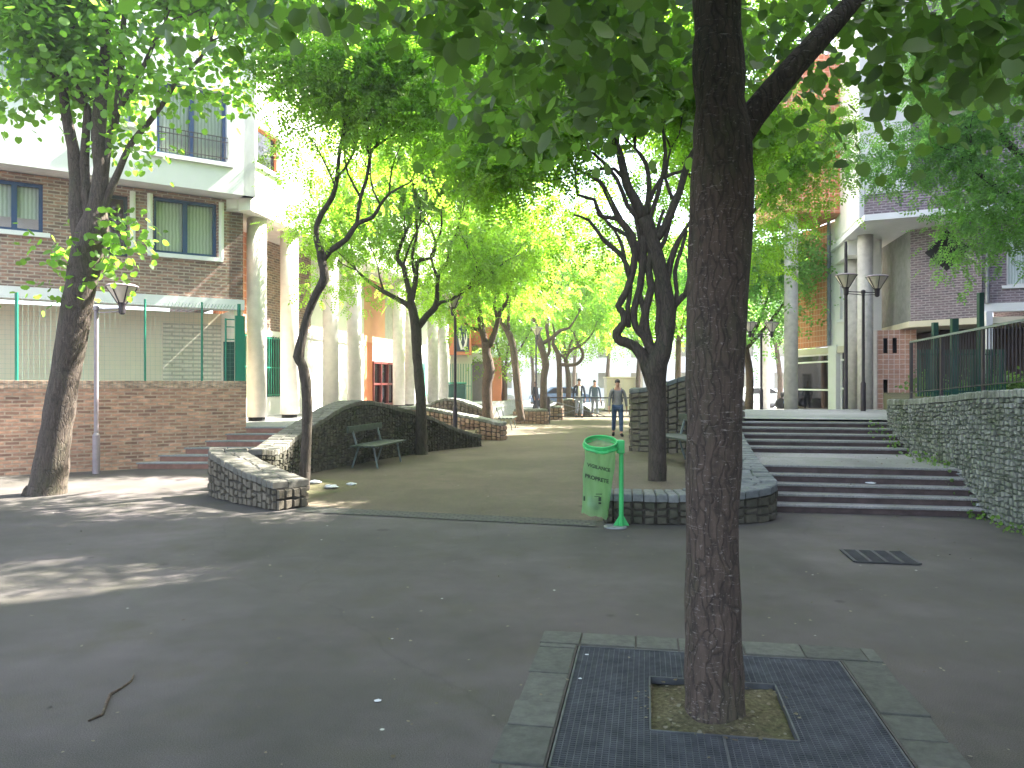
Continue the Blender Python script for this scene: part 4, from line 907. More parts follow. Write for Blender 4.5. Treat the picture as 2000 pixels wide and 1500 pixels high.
# mint panel, orange end block with poster, shutter
b = MB(); b.seg(SV(33.6, vW+.3), SV(34.8, vW+.3), LT+.3, 2.9, .05); b.build('mint_panel', 'mint', cb)
ob = thing('orange_annexe', 'small orange building with a dark poster at the end of the left colonnade', 'building', (-2.6, 38, 0))
b = MB(); b.prism([(-3.1, 38), (-2.02, 37.9), (-2.02, 38.6), (-3.1, 38.6)], 3.05, 9.0); b.prism([(-4.2, 38.61), (-1.0, 38.61), (-1.0, 43), (-4.2, 43)], 3.6, 9); b.build('upper_wall', 'orange_paint', ob)
b = MB(); b.prism([(-3.1, 39.6), (-1.0, 39.4), (-1.0, 43), (-3.1, 43)], LT, 2.75); b.build('shutter_wall', 'shutter', ob)
b = MB(); b.prism([(-2.4, 39.2), (-.9, 39.1), (-.9, 43.1), (-2.4, 43.1)], 2.76, 3.15); b.build('white_lintel', 'white_paint', ob)
b = MB(); b.prism([(-1.0, 39.0), (-.55, 39.0), (-.55, 43.2), (-1.0, 43.2)], 0.3, 2.95); b.build('pier', 'orange_paint', ob)
b = MB(); b.box((-2.42, 37.915, 3.1+.75), (.62, .04, 1.30)); po = b.build('poster', 'navy_dark', ob)
b = MB()
for s_ in (-1, 1):
    b.tube([(-2.42+s_*.05, 37.885, 3.3), (-2.42+s_*.14, 37.885, 3.6), (-2.42+s_*.2, 37.885, 3.95), (-2.42+s_*.16, 37.885, 4.2)], [.07, .06, .035, .012], 6)
    b.tube([(-2.42+s_*.14, 37.885, 3.6), (-2.42+s_*.07, 37.885, 3.85), (-2.42+s_*.08, 37.885, 4.05)], [.03, .025, .01], 6)
b.build('pale_hands', 'concrete_pale', po)
b = MB()
for i in range(9): b.bar((-3.05+.13*i, 37.9, LT), (-3.05+.13*i, 37.9, 2.6), .03)
b.bar((-3.05, 37.9, 1.5), (-2.0, 37.9, 1.5), .03); b.build('bars', 'green_metal', ob)
b = MB(); b.prism([(-3.1, 38.62), (-2.02, 38.62), (-2.02, 39), (-3.1, 39)], LT, 3.05); b.build('lower_wall', 'soffit', ob)
wb = thing('waste_bin', 'dark teal wheeled bin at the foot of the green bars', 'bin', (-2.5, 35.6, LT))
b = MB(); b.prism([(-2.95, 35.4), (-2.15, 35.4), (-2.15, 36), (-2.95, 36)], LT+.1, LT+.85); b.build('body', 'green_dark', wb, bevel=.05)
b = MB(); b.box((-2.55, 35.7, LT+.9), (.86, .66, .08)); b.build('lid', 'green_metal', wb, bevel=.03)
b = MB(); b.tube([(-2.98, 35.5, LT+.08), (-2.12, 35.5, LT+.08)], .08, 12); b.build('wheels', 'black', wb)

# ---------------------------------------------------------------- right buildings
r1a, r1b, r1c = Vector((11.2, 31.0)), Vector((11.63, 28.05)), Vector((12.0, 25.5))
rb = thing('tiled_building', 'orange tiled and white building on round columns at right', 'building', (11.6, 28, .6))
b = MB(); b.seg(r1a, r1b, 3.0, 7.5, .3); b.build('tile_wall', 'tile_orange', rb)
b = MB(); b.prism([(9.35, 26.3), (11.75, 26.7), (11.45, 29.4), (9.3, 29.3)], 7.52, 13); b.build('tile_volume', 'tile_orange', rb)
b = MB(); h1 = (.62, 1.05, 3.9, 5.1); h2 = (.55, 1.0, 6.2, 7.2); holes_wall(b, r1b, r1c, 2.95, 7.5, [h1, h2], .3); b.build('white_wall', 'white_paint', rb)
window(rb, r1b, r1c, h1, mull=0, frame='white_paint', cur=False, glass='glass_dark'); window(rb, r1b, r1c, h2, mull=0, frame='white_paint', cur=False, glass='glass_dark')
b = MB(); b.seg(r1a, r1c, 2.72, 2.95, .35, .03); b.build('lintel', 'soffit', rb)
dr1 = (r1c-r1a).normalized(); n1 = Vector((dr1.y, -dr1.x))
b = MB()
L1 = (r1b-r1a).length
for u_ in (0.0, L1-.12): b.seg(r1a+dr1*u_, r1a+dr1*(u_+.08), .45, 2.72, .08, -.06)
for z in (.55, 1.35, 2.4, 2.66): b.seg(r1a, r1a+dr1*L1, z, z+.06, .08, -.06)
fr = b.build('shop_window', 'white_paint', rb); b = MB(); b.seg(r1a, r1a+dr1*L1, .5, 2.72, .01, -.1); b.build('pane', 'glass_dark', fr)
b = MB(); b.seg(r1b-dr1*.02, r1b+dr1*.48, .5, 3.0, .5, .08); b.build('pier', 'white_paint', rb)
b = MB()
for u_ in (.55, 1.2, 1.9): b.seg(r1b+dr1*u_, r1b+dr1*(u_+.07), .6, 2.72, .06, -.06)
for z in (.62, 1.4, 2.42): b.seg(r1b+dr1*.55, r1b+dr1*1.97, z, z+.07, .05, -.063)
d2 = b.build('door', 'white_paint', rb); b = MB(); b.seg(r1b+dr1*.5, r1b+dr1*2, .6, 2.72, .01, -.1); b.build('pane', 'glass_dark', d2)
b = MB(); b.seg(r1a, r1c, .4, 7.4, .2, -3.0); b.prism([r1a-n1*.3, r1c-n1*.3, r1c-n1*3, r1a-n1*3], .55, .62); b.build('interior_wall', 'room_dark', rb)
b = MB(); b.prism([(11.66, 27.75), (10.62, 23.5), (12.2, 23.5), (12.2, 27.5)], 6.7, 15); b.prism([(11.66, 27.75), (11.2, 25.6), (12.2, 25.5), (12.2, 27.5)], 5.9, 6.699); b.prism([(11.2, 25.59), (10.62, 23.5), (12.2, 23.5), (12.2, 25.49)], 6.41, 6.698); b.build('white_upper_volume', 'white_paint', rb)
b = MB(); b.tube([(11.55, 28.0, 3.0), (11.55, 28.0, 14)], .07, 10); b.build('downpipe', 'rail_grey', rb)
b = MB(); x_ = (1652-1000)/1500*20.5; b.tube([(x_, 20.5, .93), (x_, 20.5, 5.4)], [.055, .04], 10); tag(b.build('thin_pole', 'lamp_metal', origin=(x_, 20.5, .93)), 'tall thin dark pole left of the right double-headed lamp', 'pole')
for px, Y_, top, nm in ((1545, 27, 7.52, 'grey round column in front of the orange tiled wall'), (1494, 38, 8.0, 'farther round column behind the small double lamp'), (1690, 24.8, 6.40, 'grey round column nearest the dark brick volume'), (1665, 26.6, 5.9, 'grey round column behind the right double-headed lamp')):
    x = (px-1000)/1500*Y_; z = rterr(x, Y_); b = MB(); b.lathe([(.235, 0), (.235, top-z)], (x, Y_, z), 28)
    c = b.build('round_column', 'concrete', origin=(x, Y_, z)); c.data.polygons.foreach_set('use_smooth', [len(p_.vertices) == 4 for p_ in c.data.polygons]); tag(c, nm, 'column', 'round columns on the right terrace')
# dark brick volume
kb = thing('brick_building', 'purple brown brick building with overhang above the right steps', 'building', (13.5, 24, 1))
w1, w2, w3 = Vector((13.3, 28.4)), Vector((12.4, 23.9)), Vector((13.65, 22.5))
b = MB(); b.seg(w1, w2, 3.55, 6.395, .25); b.build('side_wall', 'concrete_dark', kb)
b = MB(); b.seg(w2, w3+(w3-w2).normalized()*.1, 3.55, 6.395, .25); b.build('front_wall', 'brick_purple', kb)
b = MB(); b.prism([w1+Vector((-.06, .0)), w2+Vector((-.08, -.06)), w3+Vector((0, -.1)), (17, 21.2), (17, 28.4)], 3.36, 3.545); b.build('floor_slab', 'soffit', kb)
dwn = (w3-w2).normalized(); b = MB(); nW = Vector((dwn.y, -dwn.x)); c_ = w2+dwn*((w3-w2).length*.42); 
cz = 1.6+260/1500*23.2; dpts = [(-.62, 0), (0, -.62), (.62, 0), (0, .62)]
vs = [(*(c_+dwn*(a_+.25)+nW*.012), cz+z_) for a_, z_ in dpts]+[(*(c_+dwn*(a_+.25)+nW*.004), cz+z_) for a_, z_ in dpts]
b.add(vs, [(0, 1, 2, 3), (7, 6, 5, 4), (0, 4, 5, 1), (1, 5, 6, 2), (2, 6, 7, 3), (3, 7, 4, 0)]); b.build('diamond_window', 'black', kb)
b = MB(); b.prism([(10.37, 22.6), (12.5, 21.6), (17.5, 19.6), (17.5, 28), (11.6, 28)], 6.4, 6.58); b.build('overhang_slab', 'white_render', kb)
b = MB(); b.prism([(10.42, 22.72), (12.5, 21.73), (17.4, 19.8), (17.4, 20.1), (12.6, 22.0), (10.55, 23.0)], 6.581, 7.2); b.prism([(11.9, 24.6), (17.4, 22.6), (17.4, 28), (12.3, 28)], 6.581, 22.5); b.build('parapet', 'brick_purple', kb)  # block above the parapet raised out of view to shade the promenade
b = MB()
for i in range(30): 
    t = i/29; x = 10.5+t*6.5; y = 22.85-t*(2.6); b.bar((x, y, 7.2), (x, y, 7.75), .018)
b.bar((10.5, 22.85, 7.75), (17, 20.25, 7.75), .04); b.build('balcony_rail', 'rail_grey', kb)
w4 = Vector((18.5, 20.4)); hw_ = []
du = (w4-w3).normalized()
def ur_(px): r = (px-1000)/1500.0; return (r*w3.y-w3.x)/(du.x-r*du.y)
hR = (ur_(1966), ur_(1966)+1.5, 4.45, 5.9)
b = MB(); holes_wall(b, w3, w4, 3.95, 6.395, [hR], .25); b.build('right_wall', 'brick_purple', kb)
window(kb, w3, w4, hR, mull=2, frame='white_paint', fw=.05)
b = MB(); b.seg(w3, w4, 3.7, 3.945, .3, .05); b.build('band', 'white_render', kb)
b = MB(); p = w3+du*.18+Vector((0, -.12)); b.tube([(p.x, p.y, 3.95), (p.x, p.y, 8)], .06, 10); b.build('downpipe', 'rail_grey', kb)
b = MB(); b.box((p.x, p.y, 2.5), (.18, .18, 2.4)); b.build('post', 'white_render', kb)
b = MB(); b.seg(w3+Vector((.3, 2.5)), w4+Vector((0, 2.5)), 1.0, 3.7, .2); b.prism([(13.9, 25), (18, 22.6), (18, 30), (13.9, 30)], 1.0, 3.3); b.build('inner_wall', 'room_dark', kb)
q0, q1 = Vector((11.9, 25.2)), Vector((12.95, 24.6))
slits = [(.25, .38, 2.6, 3.1), (.52, .65, 2.6, 3.1), (.25, .38, .9, 1.75)]
b = MB(); holes_wall(b, q0, q1, .7, 3.355, slits, .2); b.build('tile_wall', 'tile_pink', kb)
b = MB(); b.seg(q0, q1, .7, 3.3, .05, -.3); b.build('slit_window', 'black', kb)
b = MB(); b.prism([(11.62, 25.3), (11.95, 25.15), (12.1, 25.6), (11.8, 25.7)], .7, 3.355); b.build('pillar', 'concrete_pale', kb)
# added unseen brick blocks off to the right, placed to shade the foreground
sw = thing('shade_wing', 'added tall brick block out of view at right, shading the foreground', 'building', (17.5, 12, 0))
b = MB(); b.prism([(16.0, -8), (26, -8), (26, 17.6), (17.0, 17.6)], 1.0, 30); b.prism([(18.6, 17.61), (26, 17.61), (26, 22.3), (18.7, 22.3)], 1.0, 25); b.prism([(17.55, 22.31), (26, 22.31), (26, 28), (17.55, 28)], 1.0, 24.5); b.build('wall', 'brick_purple', sw)

# ---------------------------------------------------------------- far side of the street
def far_block(label, x0, x1, y, h_, mat, nfl, seed):
    root = thing('far_building', label, 'building', ((x0+x1)/2, y, 0)); b = MB(); L = x1-x0; n = max(2, int(L/3)); hs = []
    for i in range(n):
        for k in range(nfl):
            u_ = (i+.5)*L/n; z = 1.2+k*3.0; hs.append((u_-.6, u_+.6, z, z+1.5))
    holes_wall(b, (x0, y), (x1, y), 0, h_, hs, .3); b.prism([(x0, y+.3), (x1, y+.3), (x1, y+10), (x0, y+10)], h_-.3, h_); b.build('wall', mat, root)
    for i in range(n):
        c = MB()
        for h_2 in hs[i*nfl:(i+1)*nfl]: 
            c = MB(); c.seg((x0+h_2[0], y), (x0+h_2[1], y), h_2[2], h_2[3], .02, -.2); c.build('window', 'glass', root)
    b = MB(); b.prism([(x0, y+.9), (x1, y+.9), (x1, y+1.1), (x0, y+1.1)], 0, h_-.5); b.build('inner_wall', 'beige', root)
far_block('pale cream building closing the far left of the street', -24, -6, 74, 15, 'beige', 4, 1)
far_block('white building across the far street behind the walking men', -5.5, 14, 76, 17, 'white_paint', 5, 2)
far_block('pale rendered building across the street behind the right columns', 14.5, 46, 73, 14, 'white_render', 4, 3)
kk = thing('kiosk', 'small beige street kiosk with panel doors behind the walking men', 'kiosk', (6.6, 46, 0))
b = MB(); b.box((6.55, 46, 1.0), (1.9, 1.4, 1.9)); b.build('cabinet', 'soffit', kk, bevel=.03)
b = MB(); b.box((6.55, 46, 1.99), (2.05, 1.55, .08)); b.build('roof', 'beige', kk); b = MB()
for x in (5.9, 6.55, 7.2): b.box((x, 45.285, 1.0), (.02, .02, 1.7))
b.box((6.2, 45.28, 1.55), (.42, .02, .06)); b.build('door_seams', 'concrete', kk)
def car(label, loc, rz, mat):
    root = thing('parked_car', label, 'car', (0, 0, 0), 'cars parked along the far street')
    prof = [(-2.05, .35), (-2.08, .62), (-1.98, .82), (-1.2, .92), (-.6, 1.38), (.75, 1.42), (1.45, .98), (1.98, .88), (2.06, .6), (2.02, .33)]
    b = MB(); n = len(prof)
    def wd(z): return .84 if z < .95 else .84-.2*(z-.95)/.45
    vs = [(x, -wd(z), z) for x, z in prof]+[(x, wd(z), z) for x, z in prof]
    b.add(vs, [tuple(range(n)), tuple(range(2*n-1, n-1, -1))]+[((i+1) % n, i, n+i, n+(i+1) % n) for i in range(n)]); b.build('body', mat, root, bevel=.05)
    for s_ in (-1, 1):
        b = MB()
        q = [(-1.02, .96), (-.52, 1.32), (.68, 1.35), (1.25, .98)]; b.add([(x, s_*(wd(z)+.012), z) for x, z in q]+[(x, s_*(wd(z)-.02), z) for x, z in q], [(0, 1, 2, 3), (4, 5, 6, 7), (0, 4, 5, 1), (1, 5, 6, 2), (2, 6, 7, 3), (3, 7, 4, 0)]); b.build('side_window', 'black', root)
    for x in (-1.3, 1.3):
        for y in (-.8, .8):
            b = MB(); b.tube([(x, y-.1, .31), (x, y+.1, .31)], .31, 18); wo = b.build('wheel', 'black', root); b = MB(); b.tube([(x, y-.105, .31), (x, y+.105, .31)], .17, 12); b.build('rim', 'rail_grey', wo)
    root.location = loc; root.rotation_euler.z = rz
M['car_blue'] = plain('car_blue', (.16, .22, .36), .25, .3); M['car_grey'] = plain('car_grey', (.35, .37, .4), .3, .4); M['car_white'] = plain('car_white', (.75, .76, .78), .3)
car('dark blue car parked behind the middle tree trunks', (3.3, 53.0, 0), R(4), 'car_blue')
car('silver grey car parked left of the dark blue car', (-1.9, 50.2, 0), R(2), 'car_grey')
car('white car parked behind the kiosk', (9.5, 51, 0), R(3), 'car_white')
car('white car seen between the right columns', (16.2, 51, 0), R(0), 'car_white')
# scooter between right columns
sc_ = thing('scooter', 'dark motor scooter parked between the right round columns', 'scooter', (12.2, 33.5, .5))
b = MB(); b.tube([(11.8, 33.5, .75), (12.0, 33.5, .95), (12.3, 33.5, 1.05), (12.55, 33.5, 1.2)], [.08, .16, .14, .05], 10); b.box((12.15, 33.5, .85), (.5, .3, .25)); b.build('body', 'car_blue', sc_, bevel=.03)
for x in (11.75, 12.75):
    b = MB(); b.tube([(x, 33.42, .75), (x, 33.58, .75)], .24, 16); b.build('wheel', 'black', sc_)
b = MB(); b.tube([(12.75, 33.5, .75), (12.55, 33.5, 1.4), (12.5, 33.25, 1.45)], .025, 6); b.tube([(12.55, 33.5, 1.4), (12.5, 33.75, 1.45)], .025, 6); b.build('handlebar', 'rail_dark', sc_)
b = MB(); b.tube([(11.75, 33.5, 1.12), (12.25, 33.5, 1.15)], .13, 10); b.build('seat', 'black', sc_)

# ---------------------------------------------------------------- people
def skin_mesh(V, Ed, Rd, sub=2):
    me = bpy.data.meshes.new('t'); me.from_pydata(V, Ed, []); o = bpy.data.objects.new('t', me); COL.objects.link(o)
    md = o.modifiers.new('s', 'SKIN'); md.use_smooth_shade = True
    for sv_, r_ in zip(me.skin_vertices[0].data, Rd): sv_.radius = r_ if isinstance(r_, tuple) else (r_, r_); sv_.use_root = False
    me.skin_vertices[0].data[0].use_root = True
    ss = o.modifiers.new('ss', 'SUBSURF'); ss.levels = sub; ss.render_levels = sub
    dg = bpy.context.evaluated_depsgraph_get(); out = bpy.data.meshes.new_from_object(o.evaluated_get(dg)); bpy.data.objects.remove(o); return out
def person(label, loc, H, face, top='jacket', topc=None, shirtc=None, trous=None, hair='hair', stride=.12, arms=(.16, .16), backpack=False, bag=False, lift=0.0, shoec='black', sleeves=True):
    root = thing('person', label, 'person', (0, 0, 0)); k = H/1.75
    s = stride; 
    J = {'pel': (0, 0, .95), 'sp': (0, .005, 1.12), 'ch': (0, .0, 1.30), 'nb': (0, .01, 1.45), 'nk': (0, -.005, 1.52), 'hd': (0, -.02, 1.60), 'ht': (0, -.01, 1.68)}
    for sd_, nm in ((-1, 'R'), (1, 'L')):
        f = -s*sd_
        ar = arms[0] if sd_ < 0 else arms[1]
        J['sh'+nm] = (sd_*.19, .01, 1.40); J['el'+nm] = (sd_*(.21+ar*.35), .03+f*.2, 1.12); J['wr'+nm] = (sd_*(.21+ar*.55), -.03-f*.5, .88); J['hn'+nm] = (sd_*(.21+ar*.55), -.045-f*.55, .80)
        J['hp'+nm] = (sd_*.095, 0, .90); J['kn'+nm] = (sd_*.105, f*.55-.03, .50); J['an'+nm] = (sd_*.11, f*1.15+(.05 if f > 0 else 0), .09+(.03 if f > 0 else 0)); J['to'+nm] = (sd_*.13, f*1.15-.15, .04)
    P_ = {a: tuple(x*k for x in v) for a, v in J.items()}
    def mk(chain, rad, sub=2):
        ids = {}; V = []; Ed = []; Rr = []
        for a in rad: ids[a] = len(V); V.append(P_[a]); r_ = rad[a]; Rr.append(tuple(x*k for x in r_) if isinstance(r_, tuple) else r_*k)
        for a, c in chain: Ed.append((ids[a], ids[c]))
        return V, Ed, Rr
    ch = [('pel', 'sp'), ('sp', 'ch'), ('ch', 'nb'), ('nb', 'nk'), ('nk', 'hd'), ('hd', 'ht')]
    rad = {'pel': (.15, .10), 'sp': (.135, .09), 'ch': (.155, .10), 'nb': (.08, .07), 'nk': .055, 'hd': (.073, .088), 'ht': (.068, .08)}
    for nm in 'RL':
        ch += [('nb', 'sh'+nm), ('sh'+nm, 'el'+nm), ('el'+nm, 'wr'+nm), ('wr'+nm, 'hn'+nm), ('pel', 'hp'+nm), ('hp'+nm, 'kn'+nm), ('kn'+nm, 'an'+nm), ('an'+nm, 'to'+nm)]
        rad.update({'sh'+nm: .055, 'el'+nm: .042, 'wr'+nm: .028, 'hn'+nm: (.036, .02), 'hp'+nm: .085, 'kn'+nm: .058, 'an'+nm: .04, 'to'+nm: (.04, .025)})
    V, Ed, Rr = mk(ch, rad)
    for sd_, nm in ((-1, 'R'), (1, 'L')):            # fingers
        hx, hy, hz = P_['hn'+nm]; hi = V.index(P_['hn'+nm])
        for q in range(5):
            i = len(V)
            if q < 4:
                y = (q-1.5)*.019*k; L_ = (.07, .08, .078, .06)[q]*k
                V += [(hx, hy+y, hz-.035*k), (hx-sd_*.008*k, hy+y-.004, hz-.035*k-L_*.5), (hx-sd_*.022*k, hy+y, hz-.035*k-L_)]
            else: V += [(hx-sd_*.005, hy-.035*k, hz+.0), (hx-sd_*.01, hy-.052*k, hz-.03*k), (hx-sd_*.015, hy-.055*k, hz-.055*k)]
            Ed += [(hi, i), (i, i+1), (i+1, i+2)]; Rr += [.010*k, .009*k, .0075*k]
    link('body', skin_mesh(V, Ed, Rr), 'skin', root, smooth=True)
    def garment(name, nodes, edges, mat, parent=root, sub=2):
        V, Ed, Rr = mk(edges, nodes); return link(name, skin_mesh(V, Ed, Rr, sub), mat, parent, smooth=True)
    P_['wt'] = (0, .0, .99*k); P_['hem'] = (0, .0, .84*k)
    for nm in 'RL': 
        w_, e_ = Vector(P_['wr'+nm]), Vector(P_['el'+nm]); P_['cf'+nm] = tuple(w_.lerp(e_, .12 if sleeves else .75))
        a_ = Vector(P_['an'+nm]); P_['hm'+nm] = tuple(a_.lerp(Vector(P_['kn'+nm]), .1))
    ed = [('hem', 'wt'), ('wt', 'sp'), ('sp', 'ch'), ('ch', 'nb')]
    g_ = {'hem': (.168, .118), 'wt': (.16, .115), 'sp': (.155, .11), 'ch': (.175, .122), 'nb': (.09, .08)}
    for nm in 'RL': ed += [('nb', 'sh'+nm), ('sh'+nm, 'el'+nm), ('el'+nm, 'cf'+nm)]; g_.update({'sh'+nm: .062, 'el'+nm: .050, 'cf'+nm: .040})
    garment(top, g_, ed, topc)
    if shirtc:
        b = MB(); n = 8; pr = [(1.43, .035), (1.30, .05), (1.12, .05), (.95, .06), (.86, .05)]
        vs = [(sx*hw_*k, (-.10-.035*(1-(abs(sx)))-(.02 if z < 1.35 and z > .9 else -.01))*k, z*k) for z, hw_ in pr for sx in (-1, -.5, 0, .5, 1)]
        b.add(vs, [(j*5+i, j*5+i+1, (j+1)*5+i+1, (j+1)*5+i) for j in range(len(pr)-1) for i in range(4)]); so_ = b.build('shirt', shirtc, root, smooth=True)
        so_.modifiers.new('t', 'SOLIDIFY').thickness = .012
    ed = [('pel', 'hpR'), ('pel', 'hpL')]; g_ = {'pel': (.158, .112)}
    for nm in 'RL': ed += [('hp'+nm, 'kn'+nm), ('kn'+nm, 'hm'+nm)]; g_.update({'hp'+nm: .098, 'kn'+nm: .076, 'hm'+nm: .062})
    garment('trousers', g_, ed, trous)
    for nm in 'RL':
        b = MB(); a_ = Vector(P_['an'+nm]); t_ = Vector(P_['to'+nm]); d_ = (t_-a_); d_.z = 0
        z_ = max(.0, min(a_.z, t_.z)-.04*k)
        b.tube([a_+Vector((0, .05*k, -.045*k)), a_+Vector((0, 0, -.03*k)), a_.lerp(t_, .55)+Vector((0, 0, -.0)), t_+Vector((0, .0, .0)), t_+Vector((0, -.03*k, -.005*k))], [.03*k, .045*k, .045*k, .042*k, .02*k], 10); b.build('shoe', shoec, root, smooth=True)
    b = MB(); hx, hy, hz = P_['ht']; n = 12; vs = []
    for j in range(6):
        a = j*math.pi/10
        for q in range(n):
            t = 2*math.pi*q/n; back = .5+.5*math.sin(t); drop = .0 if j < 5 else -.05*back
            vs.append((hx+.083*k*math.sin(a)*math.cos(t), hy+.014*k+.10*k*math.sin(a)*math.sin(t), hz+(.01+.085*math.cos(a)+drop)*k))
    b.add(vs, [(j*n+q, j*n+(q+1) % n, (j+1)*n+(q+1) % n, (j+1)*n+q) for j in range(5) for q in range(n)]); b.build('hair', hair, root, smooth=True)
    b = MB(); fx, fy, fz = P_['hd']
    for s_ in (-1, 1): b.lathe([(.0, -.006), (.011, 0), (.0, .006)], (fx+s_*.03*k, fy-.082*k, fz+.028*k), 8, cap=False)
    b.build('eyes', 'hair', root)
    b = MB(); b.add([(fx, fy-.112*k, fz-.005*k), (fx-.016*k, fy-.082*k, fz-.012*k), (fx+.016*k, fy-.082*k, fz-.012*k), (fx, fy-.085*k, fz+.035*k)], [(0, 1, 2), (0, 2, 3), (0, 3, 1)]); b.build('nose', 'skin', root)
    b = MB(); b.box((fx, fy-.083*k, fz-.042*k), (.045*k, .012*k, .01*k)); b.build('mouth', 'door_red', root)
    if backpack:
        b = MB()
        for s_ in (-1, 1): b.tube([(s_*.13*k, .11*k, 1.40*k), (s_*.13*k, .02*k, 1.49*k), (s_*.125*k, -.10*k, 1.40*k), (s_*.13*k, -.135*k, 1.25*k), (s_*.15*k, -.08*k, 1.08*k), (s_*.14*k, .10*k, 1.05*k)], .018*k, 6)
        b.box((0, .19*k, 1.22*k), (.3*k, .16*k, .42*k)); b.build('backpack', 'navy_dark', root, bevel=.02)
    if bag:
        b = MB(); hx, hy, hz = P_['hnL']; b.box((hx+.03, hy, hz-.17), (.07, .28, .24)); b.tube([(hx+.03, hy-.08, hz-.05), (hx+.01, hy, hz-.0), (hx+.03, hy+.08, hz-.05)], .01, 6); b.build('bag', 'black', root, bevel=.015)
    root.location = loc; root.rotation_euler.z = face; return root
M['denim'] = plain('denim', (.04, .075, .14), .8, var=.3, scale=14); M['denim_pale'] = plain('denim_pale', (.22, .24, .30), .8, var=.2, scale=14)
M['grey_shirt'] = plain('grey_shirt', (.22, .21, .21), .85, var=.12, scale=10); M['navy'] = plain('navy', (.025, .03, .05), .8, var=.2); M['blue_shirt'] = plain('blue_shirt', (.08, .11, .16), .85, var=.15)
M['cream_shirt'] = plain('cream_shirt', (.7, .66, .6), .85, var=.06)
g = G(1206, 853); person('man in grey long-sleeved shirt and jeans with backpack walking towards the camera', (3.24, 23.6, 0), 1.73, R(-4), 'sweater', 'grey_shirt', None, 'denim', stride=.13, arms=(.10, .14), backpack=True)
person('man in open navy jacket over a pale shirt, left of the two walking together', (3.2, 36.6, 0), 1.84, R(-2), 'jacket', 'navy', 'cream_shirt', 'denim_pale', stride=.1, arms=(.12, .12))
person('man in blue-grey shirt carrying a dark bag behind the barrier', (4.02, 37.3, 0), 1.78, R(-4), 'sweater', 'blue_shirt', None, 'denim_pale', stride=.1, arms=(.08, .12), bag=True)
person('dark-clothed person standing far off behind the middle lamp post', (1.32, 43.0, 0), 1.72, R(60), 'sweater', 'navy', None, 'navy', hair='hair_light', stride=.05, arms=(.1, .2))
# ---------------------------------------------------------------- trees
TG = 'trees along the promenade'
def zfr(x, y):
    px = 1000+1500*x/np.maximum(y, .3); far = 2.80+0.10*np.abs(x-1.2)+0.12*np.sin(2.1*x+1.3*y)+0.1*np.sin(3.7*x-2.2*y); far = np.where(px < 820, 1.6+.47*y, far)
    low = 1.6+(0.33+0.05*np.sin(px/90.0))*y; low = np.where(px > 1700, 1.6+0.36*y, low); low = np.where(px < 850, 1.6+.44*y, low)
    return np.where(y < 3.9, np.where((px > 1290) & (px < 1700), 1.74+0.5*y, np.where(y < 2.2, 1.74+.5*y, low)), far)
Y0 = 3.80
tree('linden_tree', 'big dark foreground tree with a straight bark-flecked trunk inside the steel grate', Y0,
     [[(1396, 1440, .25), (1396, 1418, .195), (1396, 1400, .160), (1396, 1360, .146), (1394, 1250, .136), (1392, 1000, .130), (1396, 750, .134), (1402, 560, .143), (1408, 400, .155), (1412, 300, .148), (1407, 200, .125), (1402, 100, .118), (1400, 0, .110), (1395, -250, .10), (1390, -600, .07), (1400, -1000, .04)],
      [(1425, 290, .075), (1470, 225, .068), (1560, 120, .056), (1660, 10, .047, .1), (1760, -110, .04, .2), (1900, -270, .025, .3)],
      [(1400, -150, .06), (1300, -260, .05, -.3), (1150, -360, .035, -.8)], [(1395, -300, .06), (1450, -420, .045, -.8), (1500, -520, .03, -1.6)], [(1395, -120, .05), (1380, -260, .04, .8), (1330, -330, .03, 1.6)]],
     None, 'bark_main', 'leaf_linden', LINDEN, .068, 21, .24, seed=11, depth=2, tl=1.0, n=20, zmin=zfr, zlo=2.3,
     blobs=[(1870, 90, -1.2, .3, .35, .2, 9), (1780, 200, -.9, .35, .3, .16, 8), (1960, 20, -1.3, .3, .3, .2, 8), (1130, 110, -.6, .45, .35, .3, 12), (960, 60, -.5, .4, .4, .2, 8), (1240, 200, -.3, .3, .3, .25, 8), (1620, 40, .9, .9, .6, .45, 26), (1150, -60, .1, 1.1, 1.3, .75, 50), (1750, -20, 0, 1.5, 1.2, .7, 62), (1050, -350, -.8, 1.8, 1.6, 1.0, 90), (1400, -500, -1.6, 2.4, 1.8, .9, 110), (700, -350, .9, 1.6, 1.2, .7, 50), (1150, 60, 1.3, 1.5, .8, .55, 45), (1900, -350, -.8, 1.6, 1.6, .8, 40)])
